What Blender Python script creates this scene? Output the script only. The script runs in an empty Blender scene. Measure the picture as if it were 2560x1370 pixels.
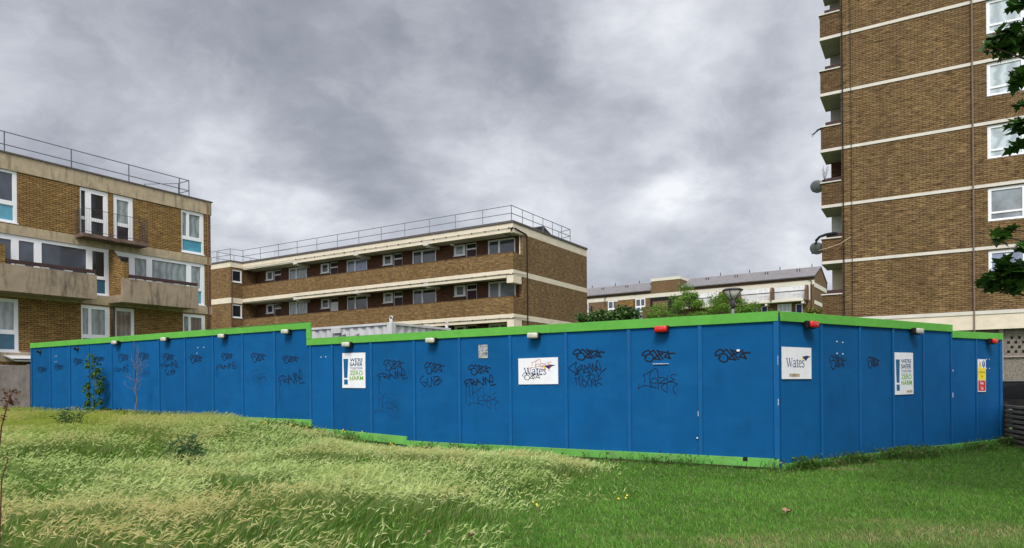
import bpy, bmesh, math, random
import numpy as np
from mathutils import Matrix, Vector
random.seed(7); np.random.seed(7)
scn = bpy.context.scene
COL = scn.collection
PI = math.pi
E = 1.42                                    # eye height above the ground at the hoarding corner

# ------------------------------------------------------------------ camera
cd = bpy.data.cameras.new('camera'); cam = bpy.data.objects.new('camera', cd); COL.objects.link(cam)
cd.sensor_width = 36.0; cd.sensor_fit = 'HORIZONTAL'
cd.lens = 36.0*1709/2560; cd.shift_y = 0.1055; cd.clip_start = 0.1; cd.clip_end = 3000
cam.matrix_world = Matrix.Translation((0, 0, E)) @ Matrix.Rotation(PI/2, 4, 'X') @ Matrix.Rotation(-0.0095, 4, 'Z')
scn.camera = cam

# ------------------------------------------------------------------ exposure
scn.view_settings.view_transform = 'Standard'; scn.view_settings.look = 'None'
scn.view_settings.gamma = 1.0; scn.view_settings.use_curve_mapping = False
scn.view_settings.exposure = 1.0

# ------------------------------------------------------------------ sun
sd = bpy.data.lights.new('sun', 'SUN'); sun = bpy.data.objects.new('sun', sd); COL.objects.link(sun)
sd.energy = 1.5; sd.angle = math.radians(20); sd.color = (1.0, 0.955, 0.89)
SDIR = Vector((-0.10, -0.66, 0.74)).normalized()
sun.rotation_euler = SDIR.to_track_quat('Z', 'Y').to_euler()
sun.location = (-20, -40, 50)

# ------------------------------------------------------------------ world
class NT:
    def __init__(s, tree): s.t = tree; s.n = tree.nodes; s.l = tree.links
    def new(s, ty, **kw):
        n = s.n.new(ty)
        for k, v in kw.items(): setattr(n, k, v)
        return n
    def put(s, sock, v):
        if v is None: return
        if isinstance(v, bpy.types.NodeSocket): s.l.new(v, sock)
        else:
            if isinstance(v, (tuple, list)) and len(v) == 3 and sock.type == 'RGBA': v = (*v, 1)
            sock.default_value = v
    def m(s, op, a, b=None, c=None, clamp=False):
        n = s.new('ShaderNodeMath', operation=op, use_clamp=clamp)
        for i, v in enumerate((a, b, c)): s.put(n.inputs[i], v)
        return n.outputs[0]
    def vm(s, op, a, b=None):
        n = s.new('ShaderNodeVectorMath', operation=op)
        s.put(n.inputs[0], a); s.put(n.inputs[1], b)
        return n.outputs['Value'] if op in ('DISTANCE', 'LENGTH', 'DOT_PRODUCT') else n.outputs[0]
    def noise(s, vec, scale, detail=4, rough=.55, dist=0.0):
        n = s.new('ShaderNodeTexNoise'); s.put(n.inputs['Vector'], vec)
        n.inputs['Scale'].default_value = scale; n.inputs['Detail'].default_value = detail
        n.inputs['Roughness'].default_value = rough; n.inputs['Distortion'].default_value = dist
        return n.outputs['Fac']
    def ramp(s, fac, stops, interp='LINEAR'):
        n = s.new('ShaderNodeValToRGB'); s.put(n.inputs[0], fac); r = n.color_ramp; r.interpolation = interp
        while len(r.elements) < len(stops): r.elements.new(.5)
        for e, (p, c) in zip(r.elements, stops):
            e.position = p; e.color = (*c, 1) if len(c) == 3 else c
        return n.outputs[0]
    def mix(s, f, a, b, mode='MIX'):
        n = s.new('ShaderNodeMix', data_type='RGBA', blend_type=mode, clamp_factor=True)
        s.put(n.inputs[0], f); s.put(n.inputs[6], a); s.put(n.inputs[7], b)
        return n.outputs[2]
    def maprange(s, v, a, b, c, d, smooth=False):
        n = s.new('ShaderNodeMapRange'); n.clamp = True
        if smooth: n.interpolation_type = 'SMOOTHSTEP'
        for i, x in enumerate((v, a, b, c, d)): s.put(n.inputs[i], x)
        return n.outputs[0]

world = bpy.data.worlds.new('World'); scn.world = world; world.use_nodes = True
w = NT(world.node_tree); w.n.clear()
tc = w.new('ShaderNodeTexCoord').outputs['Generated']
sep = w.new('ShaderNodeSeparateXYZ'); w.l.new(tc, sep.inputs[0])
zz = w.m('ADD', w.m('MAXIMUM', sep.outputs[2], 0.0), 0.20)
cmb = w.new('ShaderNodeCombineXYZ')
w.put(cmb.inputs[0], w.m('DIVIDE', sep.outputs[0], zz)); w.put(cmb.inputs[1], w.m('DIVIDE', sep.outputs[1], zz))
pl = cmb.outputs[0]
warp = w.noise(pl, 1.3, 3, .5)
plw = w.vm('ADD', pl, w.vm('MULTIPLY', (0.5, 0.35, 0.0), w.vm('SUBTRACT', warp, (0.5, 0.5, 0.5))))
n1 = w.noise(plw, 1.25, 7, .52, .1)
n2 = w.noise(plw, 3.4, 6, .55, .3)
tw3 = w.vm('ADD', w.vm('MULTIPLY', tc, (1.0, 1.0, 1.55)), w.vm('MULTIPLY', (0.22, 0.22, 0.22), w.vm('SUBTRACT', w.noise(tc, 3.0, 4, .5), (0.5, 0.5, 0.5))))
n3 = w.noise(tw3, 4.2, 10, .60, .15)
n4 = w.noise(tw3, 11.0, 8, .62, .1)
dirw = w.vm('ADD', tc, w.vm('MULTIPLY', (0.20, 0.20, 0.13), w.vm('SUBTRACT', w.noise(pl, 2.0, 5, .55), (0.5, 0.5, 0.5))))
val = w.m('ADD', 0.60, w.m('ADD', w.m('MULTIPLY', w.m('SUBTRACT', n1, .5), 0.55), w.m('ADD', w.m('MULTIPLY', w.m('SUBTRACT', n2, .5), 0.36), w.m('ADD', w.m('MULTIPLY', w.m('SUBTRACT', n3, .5), 1.0), w.m('MULTIPLY', w.m('SUBTRACT', n4, .5), .50)))))
def pdir(px, py):
    a, b = px-1280, 955-py
    return Vector((a/1709, 1, b/1709)).normalized()
CLOUDS = [  # direction (as seen from the camera), angular size, strength of the cloud masses: dark rain cloud < 0 < bright gaps
    (480, 160, .26, -.13), (900, 170, .15, -.15), (1220, 230, .11, -.22), (1080, 300, .08, -.14), (350, 270, .13, -.07), (820, 470, .07, -.16), (960, 490, .06, -.16), (700, 430, .05, -.10), (560, 400, .05, -.07),
    (1680, 650, .06, -.18), (1850, 640, .07, -.18), (1520, 620, .06, -.10), (1900, 200, .06, -.20), (1960, 260, .05, -.14), (1420, 290, .06, -.14), (1380, 120, .05, -.12), (1480, 420, .05, -.08), (1850, 360, .06, -.08), (1600, 370, .05, -.04),
    (80, 60, .09, .10), (1690, 15, .035, .26), (1540, 70, .035, .22), (1800, 110, .06, .17), (2000, 60, .07, .16), (1640, 200, .04, .14), (1740, 200, .05, .10), (1480, 130, .03, .14), (1000, 345, .07, .22), (1120, 330, .05, .18), (1230, 390, .06, .26), (1300, 420, .05, .16), (640, 330, .05, .13),
    (560, 455, .04, .20), (500, 330, .06, .12), (250, 290, .07, .08), (730, 530, .035, .34), (660, 560, .05, .26), (860, 590, .06, .24), (1660, 470, .035, .30), (1730, 500, .035, .26), (1610, 540, .05, .18), (1500, 540, .05, .12), (1780, 560, .05, .14), (1430, 350, .04, .12), (2020, 440, .07, .14), (2010, 620, .04, .10), (1300, 500, .05, .06)]
for px, py, sg, am in CLOUDS:
    d = w.vm('DISTANCE', dirw, tuple(pdir(px, py)))
    g = w.m('EXPONENT', w.m('MULTIPLY', w.m('MULTIPLY', d, d), -0.5/(sg*sg)))
    val = w.m('ADD', val, w.m('MULTIPLY', g, am))
cl = w.ramp(val, [(0.0, (.130, .138, .162)), (.25, (.180, .189, .216)), (.5, (.262, .272, .300)), (.75, (.360, .370, .396)), (1.0, (.475, .485, .500))])
# the overcast dome is brighter overhead and round the veiled sun behind the viewer
boost = w.m('ADD', 1.0, w.m('ADD', w.m('MULTIPLY', w.maprange(sep.outputs[2], .55, .95, 0, 1, True), 1.5),
            w.m('MULTIPLY', w.maprange(w.m('MULTIPLY', sep.outputs[1], -1), -.1, .7, 0, 1, True), 1.0)))
cl = w.vm('SCALE', cl); w.put(cl.node.inputs['Scale'], boost)
sky = w.new('ShaderNodeTexSky', sky_type='NISHITA'); sky.sun_disc = False
sky.sun_elevation = math.asin(SDIR.z); sky.sun_rotation = math.atan2(SDIR.x, SDIR.y)
skyc = w.vm('SCALE', sky.outputs[0]); skyc.node.inputs['Scale'].default_value = 0.08
fin = w.mix(.94, skyc, cl)
bg = w.new('ShaderNodeBackground'); w.put(bg.inputs[0], fin); bg.inputs[1].default_value = 1.0
out = w.new('ShaderNodeOutputWorld'); w.l.new(bg.outputs[0], out.inputs[0])

# ------------------------------------------------------------------ helpers
class MB:
    """collects shapes; build() links them as ONE mesh object. dz lifts eye-relative heights to world heights."""
    def __init__(s, dz=E): s.v = []; s.f = []; s.dz = dz; s.uv = None
    def quad(s, pts):
        b = len(s.v); s.v += [(p[0], p[1], p[2]+s.dz) for p in pts]; s.f.append(tuple(range(b, b+len(pts))))
    def box(s, x0, x1, y0, y1, z0, z1, fr=None):
        fr = fr or (lambda a, z, d: (a, d, z))
        c = [fr(a, z, d) for z in (z0, z1) for d in (y0, y1) for a in (x0, x1)]
        b = len(s.v); s.v += [(p[0], p[1], p[2]+s.dz) for p in c]
        for q in ((0, 1, 3, 2), (4, 6, 7, 5), (0, 4, 5, 1), (2, 3, 7, 6), (0, 2, 6, 4), (1, 5, 7, 3)): s.f.append(tuple(b+i for i in q))
    def prism(s, prof, a0, a1, fr):
        """closed profile [(p,q)..] swept from a0 to a1; fr(a,p,q) -> xyz"""
        n = len(prof); b = len(s.v)
        for a in (a0, a1):
            for p, q in prof:
                x, y, z = fr(a, p, q); s.v.append((x, y, z+s.dz))
        for i in range(n): s.f.append((b+i, b+(i+1) % n, b+n+(i+1) % n, b+n+i))
        s.f.append(tuple(b+i for i in range(n))); s.f.append(tuple(b+n+i for i in reversed(range(n))))
    def tube(s, pts, r, n=6, caps=True):
        pts = [Vector(p) for p in pts]; rr = r if isinstance(r, (list, tuple)) else [r]*len(pts)
        b = len(s.v); up = Vector((0, 0, 1))
        for i, p in enumerate(pts):
            t = (pts[min(i+1, len(pts)-1)]-pts[max(i-1, 0)]).normalized()
            a = t.cross(up) if abs(t.z) < .95 else t.cross(Vector((1, 0, 0)))
            a.normalize(); c = t.cross(a)
            for k in range(n):
                q = p+(a*math.cos(2*PI*k/n)+c*math.sin(2*PI*k/n))*rr[i]; s.v.append((q.x, q.y, q.z+s.dz))
        for i in range(len(pts)-1):
            for k in range(n):
                s.f.append((b+i*n+k, b+i*n+(k+1) % n, b+(i+1)*n+(k+1) % n, b+(i+1)*n+k))
        if caps:
            s.f.append(tuple(b+k for k in range(n))); e = b+(len(pts)-1)*n; s.f.append(tuple(e+k for k in reversed(range(n))))
    def lathe(s, prof, n=20, c=(0, 0, 0)):
        b = len(s.v)
        for r, z in prof:
            for k in range(n): s.v.append((c[0]+r*math.cos(2*PI*k/n), c[1]+r*math.sin(2*PI*k/n), c[2]+z+s.dz))
        for i in range(len(prof)-1):
            for k in range(n): s.f.append((b+i*n+k, b+i*n+(k+1) % n, b+(i+1)*n+(k+1) % n, b+(i+1)*n+k))
        s.f.append(tuple(b+k for k in reversed(range(n)))); e = b+(len(prof)-1)*n; s.f.append(tuple(e+k for k in range(n)))
    def plate(s, fr, u0, u1, z0, z1, holes, d0=0.0, depth=.1, rim=None):
        """wall face at depth d0 with rectangular holes and their reveals"""
        us = sorted({u0, u1, *[h[0] for h in holes], *[h[1] for h in holes]}); us = [u for u in us if u0-1e-6 <= u <= u1+1e-6]
        zs = sorted({z0, z1, *[h[2] for h in holes], *[h[3] for h in holes]}); zs = [z for z in zs if z0-1e-6 <= z <= z1+1e-6]
        for a, b in zip(us, us[1:]):
            for c, d in zip(zs, zs[1:]):
                m, k = (a+b)/2, (c+d)/2
                if any(h[0] < m < h[1] and h[2] < k < h[3] for h in holes): continue
                s.quad([fr(a, c, d0), fr(b, c, d0), fr(b, d, d0), fr(a, d, d0)])
        for h in holes:
            a, b, c, d = h[:4]; e = d0+depth
            s.quad([fr(a, c, d0), fr(a, d, d0), fr(a, d, e), fr(a, c, e)]); s.quad([fr(b, c, d0), fr(b, c, e), fr(b, d, e), fr(b, d, d0)])
            s.quad([fr(a, c, d0), fr(a, c, e), fr(b, c, e), fr(b, c, d0)]); s.quad([fr(a, d, d0), fr(b, d, d0), fr(b, d, e), fr(a, d, e)])
        if rim:
            e = d0+rim
            s.quad([fr(u0, z0, d0), fr(u0, z1, d0), fr(u0, z1, e), fr(u0, z0, e)]); s.quad([fr(u1, z0, d0), fr(u1, z0, e), fr(u1, z1, e), fr(u1, z1, d0)])
            s.quad([fr(u0, z0, d0), fr(u0, z0, e), fr(u1, z0, e), fr(u1, z0, d0)]); s.quad([fr(u0, z1, d0), fr(u1, z1, d0), fr(u1, z1, e), fr(u0, z1, e)])
    def build(s, name, mat, parent=None, smooth=False, recalc=True, bevel=0):
        me = bpy.data.meshes.new(name); me.from_pydata(s.v, [], s.f)
        if recalc or bevel:
            bm = bmesh.new(); bm.from_mesh(me)
            if bevel: bmesh.ops.bevel(bm, geom=bm.edges[:], offset=bevel, segments=2, affect='EDGES', profile=.5)
            bmesh.ops.recalc_face_normals(bm, faces=bm.faces); bm.to_mesh(me); bm.free()
        # box-mapped UVs in metres
        uvl = me.uv_layers.new(name='UVMap'); nl = len(me.loops)
        co = np.empty(len(me.vertices)*3); me.vertices.foreach_get('co', co); co = co.reshape(-1, 3)
        vi = np.empty(nl, dtype=np.int32); me.loops.foreach_get('vertex_index', vi)
        pn = np.empty(len(me.polygons)*3); me.polygons.foreach_get('normal', pn); pn = np.abs(pn.reshape(-1, 3))
        lt = np.empty(len(me.polygons), dtype=np.int32); me.polygons.foreach_get('loop_total', lt)
        ax = np.repeat(pn.argmax(1), lt); c = co[vi]
        uv = np.where((ax == 2)[:, None], c[:, [0, 1]], np.where((ax == 0)[:, None], c[:, [1, 2]], c[:, [0, 2]]))
        uvl.data.foreach_set('uv', uv.astype(np.float32).ravel())
        if smooth: me.polygons.foreach_set('use_smooth', np.ones(len(me.polygons), dtype=bool))
        me.materials.append(mat); me.update()
        o = bpy.data.objects.new(name, me); COL.objects.link(o)
        if parent: o.parent = parent
        return o

def thing(name, label, cat, loc=(0, 0, 0), rz=0.0, group=None):
    o = bpy.data.objects.new(name, None); COL.objects.link(o); o.empty_display_size = .2
    o.location = loc; o.rotation_euler = (0, 0, rz); return tag(o, label, cat, group)
def tag(o, label=None, cat=None, group=None, kind=None):
    if label: o['label'] = label
    if cat: o['category'] = cat
    if group: o['group'] = group
    if kind: o['kind'] = kind
    return o
def frame(root):
    root['frame'] = 0; del root['frame']; return root

# ------------------------------------------------------------------ materials
def mat(name, col, rough=.7, var=.12, vscale=3.0, bump=.0, bscale=40, spec=.3, metal=0.0, dirt=None, coat=0.0):
    """painted/plain surface: base colour with mottling and optional stains that keep their own shape"""
    m = bpy.data.materials.new(name); m.use_nodes = True; t = NT(m.node_tree); b = t.n['Principled BSDF']
    oc = t.new('ShaderNodeTexCoord').outputs['Object']
    c = tuple(col)
    if var > 0:
        f = t.noise(oc, vscale, 5, .6)
        c = t.mix(t.maprange(f, .3, .7, 0, 1), tuple(x*(1-var) for x in col), tuple(min(1, x*(1+var)) for x in col))
    if dirt:
        dc, amt, sc, stretch = dirt
        mp = t.vm('MULTIPLY', oc, stretch)
        f = t.m('MULTIPLY', t.maprange(t.noise(mp, sc, 6, .65), .48, .72, 0, 1), amt)
        c = t.mix(f, c, dc)
    t.put(b.inputs['Base Color'], c)
    b.inputs['Roughness'].default_value = rough; b.inputs['Specular IOR Level'].default_value = spec
    b.inputs['Metallic'].default_value = metal; b.inputs['Coat Weight'].default_value = coat
    if bump:
        bn = t.new('ShaderNodeBump'); bn.inputs['Strength'].default_value = bump; bn.inputs['Distance'].default_value = .02
        t.put(bn.inputs['Height'], t.noise(oc, bscale, 4, .6)); t.l.new(bn.outputs[0], b.inputs['Normal'])
    return m

def brick(name, c1, c2, mortar, dark, row=.085, width=.25, streak=.55, weather=.35):
    m = bpy.data.materials.new(name); m.use_nodes = True; t = NT(m.node_tree); b = t.n['Principled BSDF']
    tcn = t.new('ShaderNodeTexCoord'); uv = tcn.outputs['UV']
    bt = t.new('ShaderNodeTexBrick'); t.put(bt.inputs['Vector'], uv)
    bt.inputs['Scale'].default_value = 1; bt.inputs['Brick Width'].default_value = width; bt.inputs['Row Height'].default_value = row
    bt.inputs['Mortar Size'].default_value = .014; bt.inputs['Mortar Smooth'].default_value = .3; bt.inputs['Bias'].default_value = -.1
    bt.inputs['Color1'].default_value = (*c1, 1); bt.inputs['Color2'].default_value = (*c2, 1); bt.inputs['Mortar'].default_value = (*mortar, 1)
    # single dark and pale bricks: a cell value per brick
    st = t.vm('MULTIPLY', uv, (1/width*.9, 1/row, 1.0))
    nz = t.noise(st, .80, 3, .6)
    c = t.mix(t.maprange(nz, .53, .66, 0, min(1, streak*1.25)), bt.outputs['Color'], dark)
    c = t.mix(t.maprange(t.noise(t.vm('ADD', st, (17., 5., 0.)), .75, 3, .6), .54, .68, 0, streak*.75), c, tuple(min(1, x*1.75) for x in c1))
    big = t.noise(t.vm('MULTIPLY', uv, (1.0, .45, 1.0)), .55, 6, .62)
    c = t.mix(t.maprange(big, .42, .75, 0, weather), c, tuple(x*.5 for x in c2))
    t.put(b.inputs['Base Color'], c); b.inputs['Roughness'].default_value = .9; b.inputs['Specular IOR Level'].default_value = .15
    bn = t.new('ShaderNodeBump'); bn.inputs['Strength'].default_value = .5; bn.inputs['Distance'].default_value = .012
    t.put(bn.inputs['Height'], t.m('SUBTRACT', nz, bt.outputs['Fac'])); t.l.new(bn.outputs[0], b.inputs['Normal'])
    return m

def concrete(name, col, stain=(.06, .055, .05), amt=.7):
    m = bpy.data.materials.new(name); m.use_nodes = True; t = NT(m.node_tree); b = t.n['Principled BSDF']
    oc = t.new('ShaderNodeTexCoord').outputs['Object']
    f = t.noise(oc, 2.2, 7, .65); g = t.noise(t.vm('MULTIPLY', oc, (3.0, 3.0, .55)), 1.6, 5, .6); h = t.noise(oc, 26, 4, .7)
    c = t.mix(t.maprange(f, .3, .7, 0, 1), tuple(x*.78 for x in col), tuple(x*1.15 for x in col))
    c = t.mix(t.maprange(g, .5, .74, 0, amt), c, stain)
    c = t.mix(t.maprange(h, .60, .75, 0, .5), c, tuple(x*.6 for x in col))
    c = t.mix(t.maprange(t.noise(oc, 7.5, 3, .5), .69, .76, 0, .65), c, (.42, .40, .36))
    t.put(b.inputs['Base Color'], c); b.inputs['Roughness'].default_value = .92; b.inputs['Specular IOR Level'].default_value = .15
    bn = t.new('ShaderNodeBump'); bn.inputs['Strength'].default_value = .35; bn.inputs['Distance'].default_value = .02
    t.put(bn.inputs['Height'], h); t.l.new(bn.outputs[0], b.inputs['Normal'])
    return m

def glass(name, base, curtain=None, rough=.04, painted_folds=9.0):
    """window pane: what stands close behind it (room or net curtain) under a reflecting sheet of glass"""
    m = bpy.data.materials.new(name); m.use_nodes = True; t = NT(m.node_tree); b = t.n['Principled BSDF']
    tcn = t.new('ShaderNodeTexCoord'); oc = tcn.outputs['Object']; uv = tcn.outputs['UV']
    c = t.mix(t.maprange(t.noise(oc, .9, 4, .6), .35, .65, 0, 1), tuple(x*.6 for x in base), tuple(x*1.35 for x in base))
    if curtain:
        sx = t.new('ShaderNodeSeparateXYZ'); t.l.new(uv, sx.inputs[0])
        wob = t.m('ADD', t.m('MULTIPLY', sx.outputs[0], painted_folds), t.m('MULTIPLY', t.noise(uv, 2.0, 3, .5), 1.6))
        fo = t.m('ADD', t.m('MULTIPLY', t.m('SINE', t.m('MULTIPLY', wob, 2*PI)), .5), .5)
        cc = t.mix(fo, tuple(x*.62 for x in curtain), curtain)  # light and shade of the folds painted into the flat curtain's colour
        c = t.mix(t.maprange(t.noise(uv, .8, 2, .5), .30, .42, .35, 1), c, cc)
    t.put(b.inputs['Base Color'], c); b.inputs['Roughness'].default_value = .6; b.inputs['Specular IOR Level'].default_value = .2
    b.inputs['Coat Weight'].default_value = 1.0; b.inputs['Coat Roughness'].default_value = rough; b.inputs['Coat IOR'].default_value = 1.6
    return m

def leafmat(name, cols, rough=.55, trans=.35, attr=False):
    m = bpy.data.materials.new(name); m.use_nodes = True; t = NT(m.node_tree); b = t.n['Principled BSDF']
    o = t.n['Material Output']
    if attr:
        a = t.new('ShaderNodeAttribute'); a.attribute_name = 'tint'; c = a.outputs['Color']
    else:
        oc = t.new('ShaderNodeTexCoord').outputs['Object']; gi = t.new('ShaderNodeNewGeometry').outputs['Random Per Island']
        c = t.ramp(t.m('ADD', t.m('MULTIPLY', gi, .75), t.m('MULTIPLY', t.noise(oc, 1.4, 3, .5), .3)), [(i/(len(cols)-1), q) for i, q in enumerate(cols)])
    t.put(b.inputs['Base Color'], c); b.inputs['Roughness'].default_value = rough; b.inputs['Specular IOR Level'].default_value = .25
    tr = t.new('ShaderNodeBsdfTranslucent'); t.put(tr.inputs[0], c)
    mx = t.new('ShaderNodeMixShader'); mx.inputs[0].default_value = trans
    t.l.new(b.outputs[0], mx.inputs[1]); t.l.new(tr.outputs[0], mx.inputs[2]); t.l.new(mx.outputs[0], o.inputs[0])
    return m

M = {}
def boards(m, amt):
    t = NT(m.node_tree); b = t.n['Principled BSDF']; l = b.inputs['Base Color'].links[0].from_socket
    oi = t.new('ShaderNodeObjectInfo').outputs['Random']; oc = t.new('ShaderNodeTexCoord').outputs['Object']
    g = t.noise(t.vm('MULTIPLY', oc, (1.0, 1.0, .25)), 5.0, 6, .65); f = t.m('ADD', t.m('MULTIPLY', oi, .45), t.m('MULTIPLY', g, .55))
    sc = t.vm('SCALE', l); t.put(sc.node.inputs['Scale'], t.maprange(f, .2, .8, 1-amt, 1+amt)); t.put(b.inputs['Base Color'], sc)
    sp = t.maprange(t.noise(oc, 3.3, 8, .75), .70, .76, 0, .28); c = t.mix(sp, sc, (.10, .20, .30)); t.put(b.inputs['Base Color'], c)
M['blue'] = mat('hoarding_blue', (.0035, .083, .238), .75, .10, 1.7, .10, 60, .10, dirt=((.010, .115, .285), .30, 1.4, (1.0, 1.0, 3.0)))
M['blue2'] = mat('hoarding_blue_batten', (.004, .095, .27), .7, .08, 2.0, .08, 60, .12, dirt=((.06, .10, .16), .25, 6.0, (1.0, 1.0, .6)))
M['green'] = mat('hoarding_green', (.112, .372, .060), .7, .07, 2.2, .12, 50, .12, dirt=((.05, .20, .03), .30, 9.0, (.7, .7, 1.4)))
M['greenlow'] = mat('hoarding_green_weathered', (.125, .360, .072), .7, .12, 3.0, .15, 45, .25, dirt=((.16, .17, .11), .55, 3.2, (.7, .7, 2.0)))
boards(M['blue'], .11); boards(M['green'], .08); boards(M['greenlow'], .14)
M['ink'] = mat('marker_ink', (.003, .003, .012), .5, 0, spec=.3)
M['inkthin'] = mat('marker_ink_thin', (.008, .022, .085), .5, 0, spec=.3)
M['inkred'] = mat('marker_ink_red', (.50, .11, .08), .5, 0)
M['white_sign'] = mat('sign_white', (.74, .74, .78), .45, .04, 2.0, spec=.4, dirt=((.55, .53, .50), .25, 5.0, (1, 1, 1)))
M['navy'] = mat('print_navy', (.010, .055, .150), .45, .05)
M['logo_blue'] = mat('print_deep_blue', (.012, .020, .11), .45, .05)
M['teal'] = mat('print_teal', (.0, .095, .235), .45, .05)
M['print_green'] = mat('print_green', (.15, .36, .02), .45, .05)
M['yellow'] = mat('print_yellow', (.78, .60, .01), .45, .05)
M['red'] = mat('print_red', (.55, .012, .015), .45, .05)
M['signblue'] = mat('print_blue', (.01, .035, .35), .45, .05)
M['black'] = mat('black_plastic', (.008, .008, .009), .5, .1)
M['lens'] = mat('lamp_cream', (.50, .49, .42), .5, .14, 9.0, spec=.4, dirt=((.30, .28, .22), .5, 12.0, (1, 1, 1)))
M['lensred'] = mat('lamp_red', (.52, .006, .006), .18, .10, 6.0, spec=.5, coat=.4)
M['wood'] = mat('raw_timber', (.30, .22, .14), .85, .25, 8.0, .2)
M['brick_left'] = brick('brick_amber', (0.3350, 0.2060, 0.0740), (0.2350, 0.1360, 0.0510), (0.0550, 0.0360, 0.0180), (0.0550, 0.0300, 0.0140), .078, .24, .5, .5)
M['brick_mid'] = brick('brick_brown', (0.2650, 0.1680, 0.0710), (0.1620, 0.0920, 0.0390), (0.0750, 0.0520, 0.0320), (0.0550, 0.0320, 0.0180), .085, .25)
M['brick_end'] = brick('brick_dark_brown', (0.2750, 0.1750, 0.0800), (0.1680, 0.1010, 0.0490), (0.0850, 0.0620, 0.0400), (0.0650, 0.0400, 0.0240), .085, .25)
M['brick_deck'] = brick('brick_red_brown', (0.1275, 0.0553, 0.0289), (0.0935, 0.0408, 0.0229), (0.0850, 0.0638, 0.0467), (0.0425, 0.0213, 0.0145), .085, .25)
M['brick_tower'] = brick('brick_stock', (0.2350, 0.1520, 0.0700), (0.1520, 0.0940, 0.0430), (0.0500, 0.0330, 0.0180), (0.0320, 0.0180, 0.0100), .085, .28, .6, .6)
M['brick_balc'] = brick('brick_stock_dark', (0.1650, 0.1020, 0.0480), (0.1050, 0.0620, 0.0300), (0.0500, 0.0330, 0.0180), (0.0350, 0.0200, 0.0120), .085, .25)
M['brick_far'] = brick('brick_far', (0.2025, 0.1237, 0.0638), (0.1500, 0.0900, 0.0450), (0.1125, 0.0863, 0.0562), (0.0900, 0.0525, 0.0300), .10, .30, .3)
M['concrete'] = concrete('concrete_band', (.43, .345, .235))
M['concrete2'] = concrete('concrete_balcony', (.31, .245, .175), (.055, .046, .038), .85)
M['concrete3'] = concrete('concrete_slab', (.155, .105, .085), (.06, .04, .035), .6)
M['cream'] = mat('cream_paint', (.68, .60, .475), .7, .07, 1.2, .05, spec=.2, dirt=((.38, .33, .25), .35, 1.6, (1, 1, 2.5)))
M['soffit'] = mat('soffit_paint', (.56, .52, .46), .8, .08, 1.5)
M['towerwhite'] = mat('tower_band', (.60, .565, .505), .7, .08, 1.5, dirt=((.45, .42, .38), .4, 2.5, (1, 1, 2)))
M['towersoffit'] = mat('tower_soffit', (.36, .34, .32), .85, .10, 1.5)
M['railbrown'] = mat('brown_timber', (.055, .028, .027), .8, .2)
M['upvc'] = mat('white_upvc', (.78, .78, .80), .35, .03, 2.0, spec=.4)
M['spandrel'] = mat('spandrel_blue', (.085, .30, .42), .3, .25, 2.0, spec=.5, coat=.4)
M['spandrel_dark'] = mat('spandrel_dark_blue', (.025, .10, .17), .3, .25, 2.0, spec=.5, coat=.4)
M['roofdark'] = mat('roof_edge', (.10, .085, .085), .8, .15)
M['roof'] = mat('roof_felt', (.16, .15, .15), .9, .2)
M['galv'] = mat('galvanised_tube', (.20, .215, .235), .5, .12, 5.0, metal=.4)
M['darkmetal'] = mat('dark_metal', (.045, .040, .042), .6, .2)
M['pipeblack'] = mat('black_pipe', (.012, .011, .011), .6, .1)
M['pipebrown'] = mat('brown_pipe', (.12, .055, .04), .7, .15)
M['pipepink'] = mat('pink_grey_pipe', (.185, .130, .105), .7, .1)
M['maroon'] = mat('maroon_door', (.040, .009, .012), .45, .15)
M['whitedoor'] = mat('white_door', (.70, .70, .70), .5, .05)
M['recess_shade'] = mat('painted_recess_shade', (.012, .010, .009), .9, .2)  # near-black colour standing in for the shade inside openings
M['g_dark'] = glass('pane_dark', (.010, .013, .016))
M['g_sky'] = glass('pane_sky', (.045, .055, .075))
M['g_net'] = glass('pane_net_curtain', (.10, .12, .13), (.30, .345, .355), painted_folds=3.2)
M['g_white'] = glass('pane_white_curtain', (.36, .42, .45), (.50, .575, .61), painted_folds=2.0)
M['g_brown'] = glass('pane_brown_curtain', (.10, .08, .075), (.22, .17, .155), painted_folds=5.0)
M['g_grey'] = glass('pane_grey_blind', (.19, .215, .235))
M['g_blue'] = glass('pane_blue_blind', (.20, .245, .36))
M['slate'] = mat('roof_slate', (.165, .155, .160), .85, .18, 1.4, .1, 8, dirt=((.23, .215, .21), .6, 2.0, (.5, 3, 3)))
M['render'] = mat('cream_render', (.62, .58, .485), .8, .07, .8)
M['whitewall'] = mat('white_render', (.66, .67, .67), .8, .06, .8)
M['lattice'] = mat('white_screen', (.58, .56, .54), .8, .1, 4)
M['beigepanel'] = mat('beige_panel', (.60, .50, .36), .7, .06)
M['pebble'] = mat('pebble_dash', (.20, .175, .15), .95, .45, 16, .8, 25, .1)
M['postgrey'] = mat('grey_post', (.29, .25, .215), .9, .12, 4, .2)
M['container'] = mat('container_paint', (.50, .50, .50), .5, .07, 1.5, spec=.35, dirt=((.30, .26, .22), .4, 3.0, (2.5, 2.5, .5)))
M['rust'] = mat('rusty_edge', (.17, .105, .07), .85, .4, 6)
M['fencegrey'] = mat('grey_fence', (.145, .130, .118), .9, .30, 2.5, .4, 30, .1, dirt=((.07, .065, .06), .6, 1.8, (2.5, 2.5, .5)))
M['slat'] = mat('weathered_slat', (.27, .215, .165), .9, .30, 4.0, .3, 30, .1, dirt=((.075, .085, .035), .7, 2.0, (1, 1, 2)))
M['slatpost'] = mat('dark_post', (.022, .018, .015), .9, .2)
M['carpaint'] = mat('black_car_paint', (.004, .004, .005), .30, 0, spec=.4, coat=.6)
M['carglass'] = mat('car_glass', (.003, .004, .005), .15, 0, spec=.25)
M['tyre'] = mat('tyre_rubber', (.012, .012, .012), .85, .1)
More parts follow.
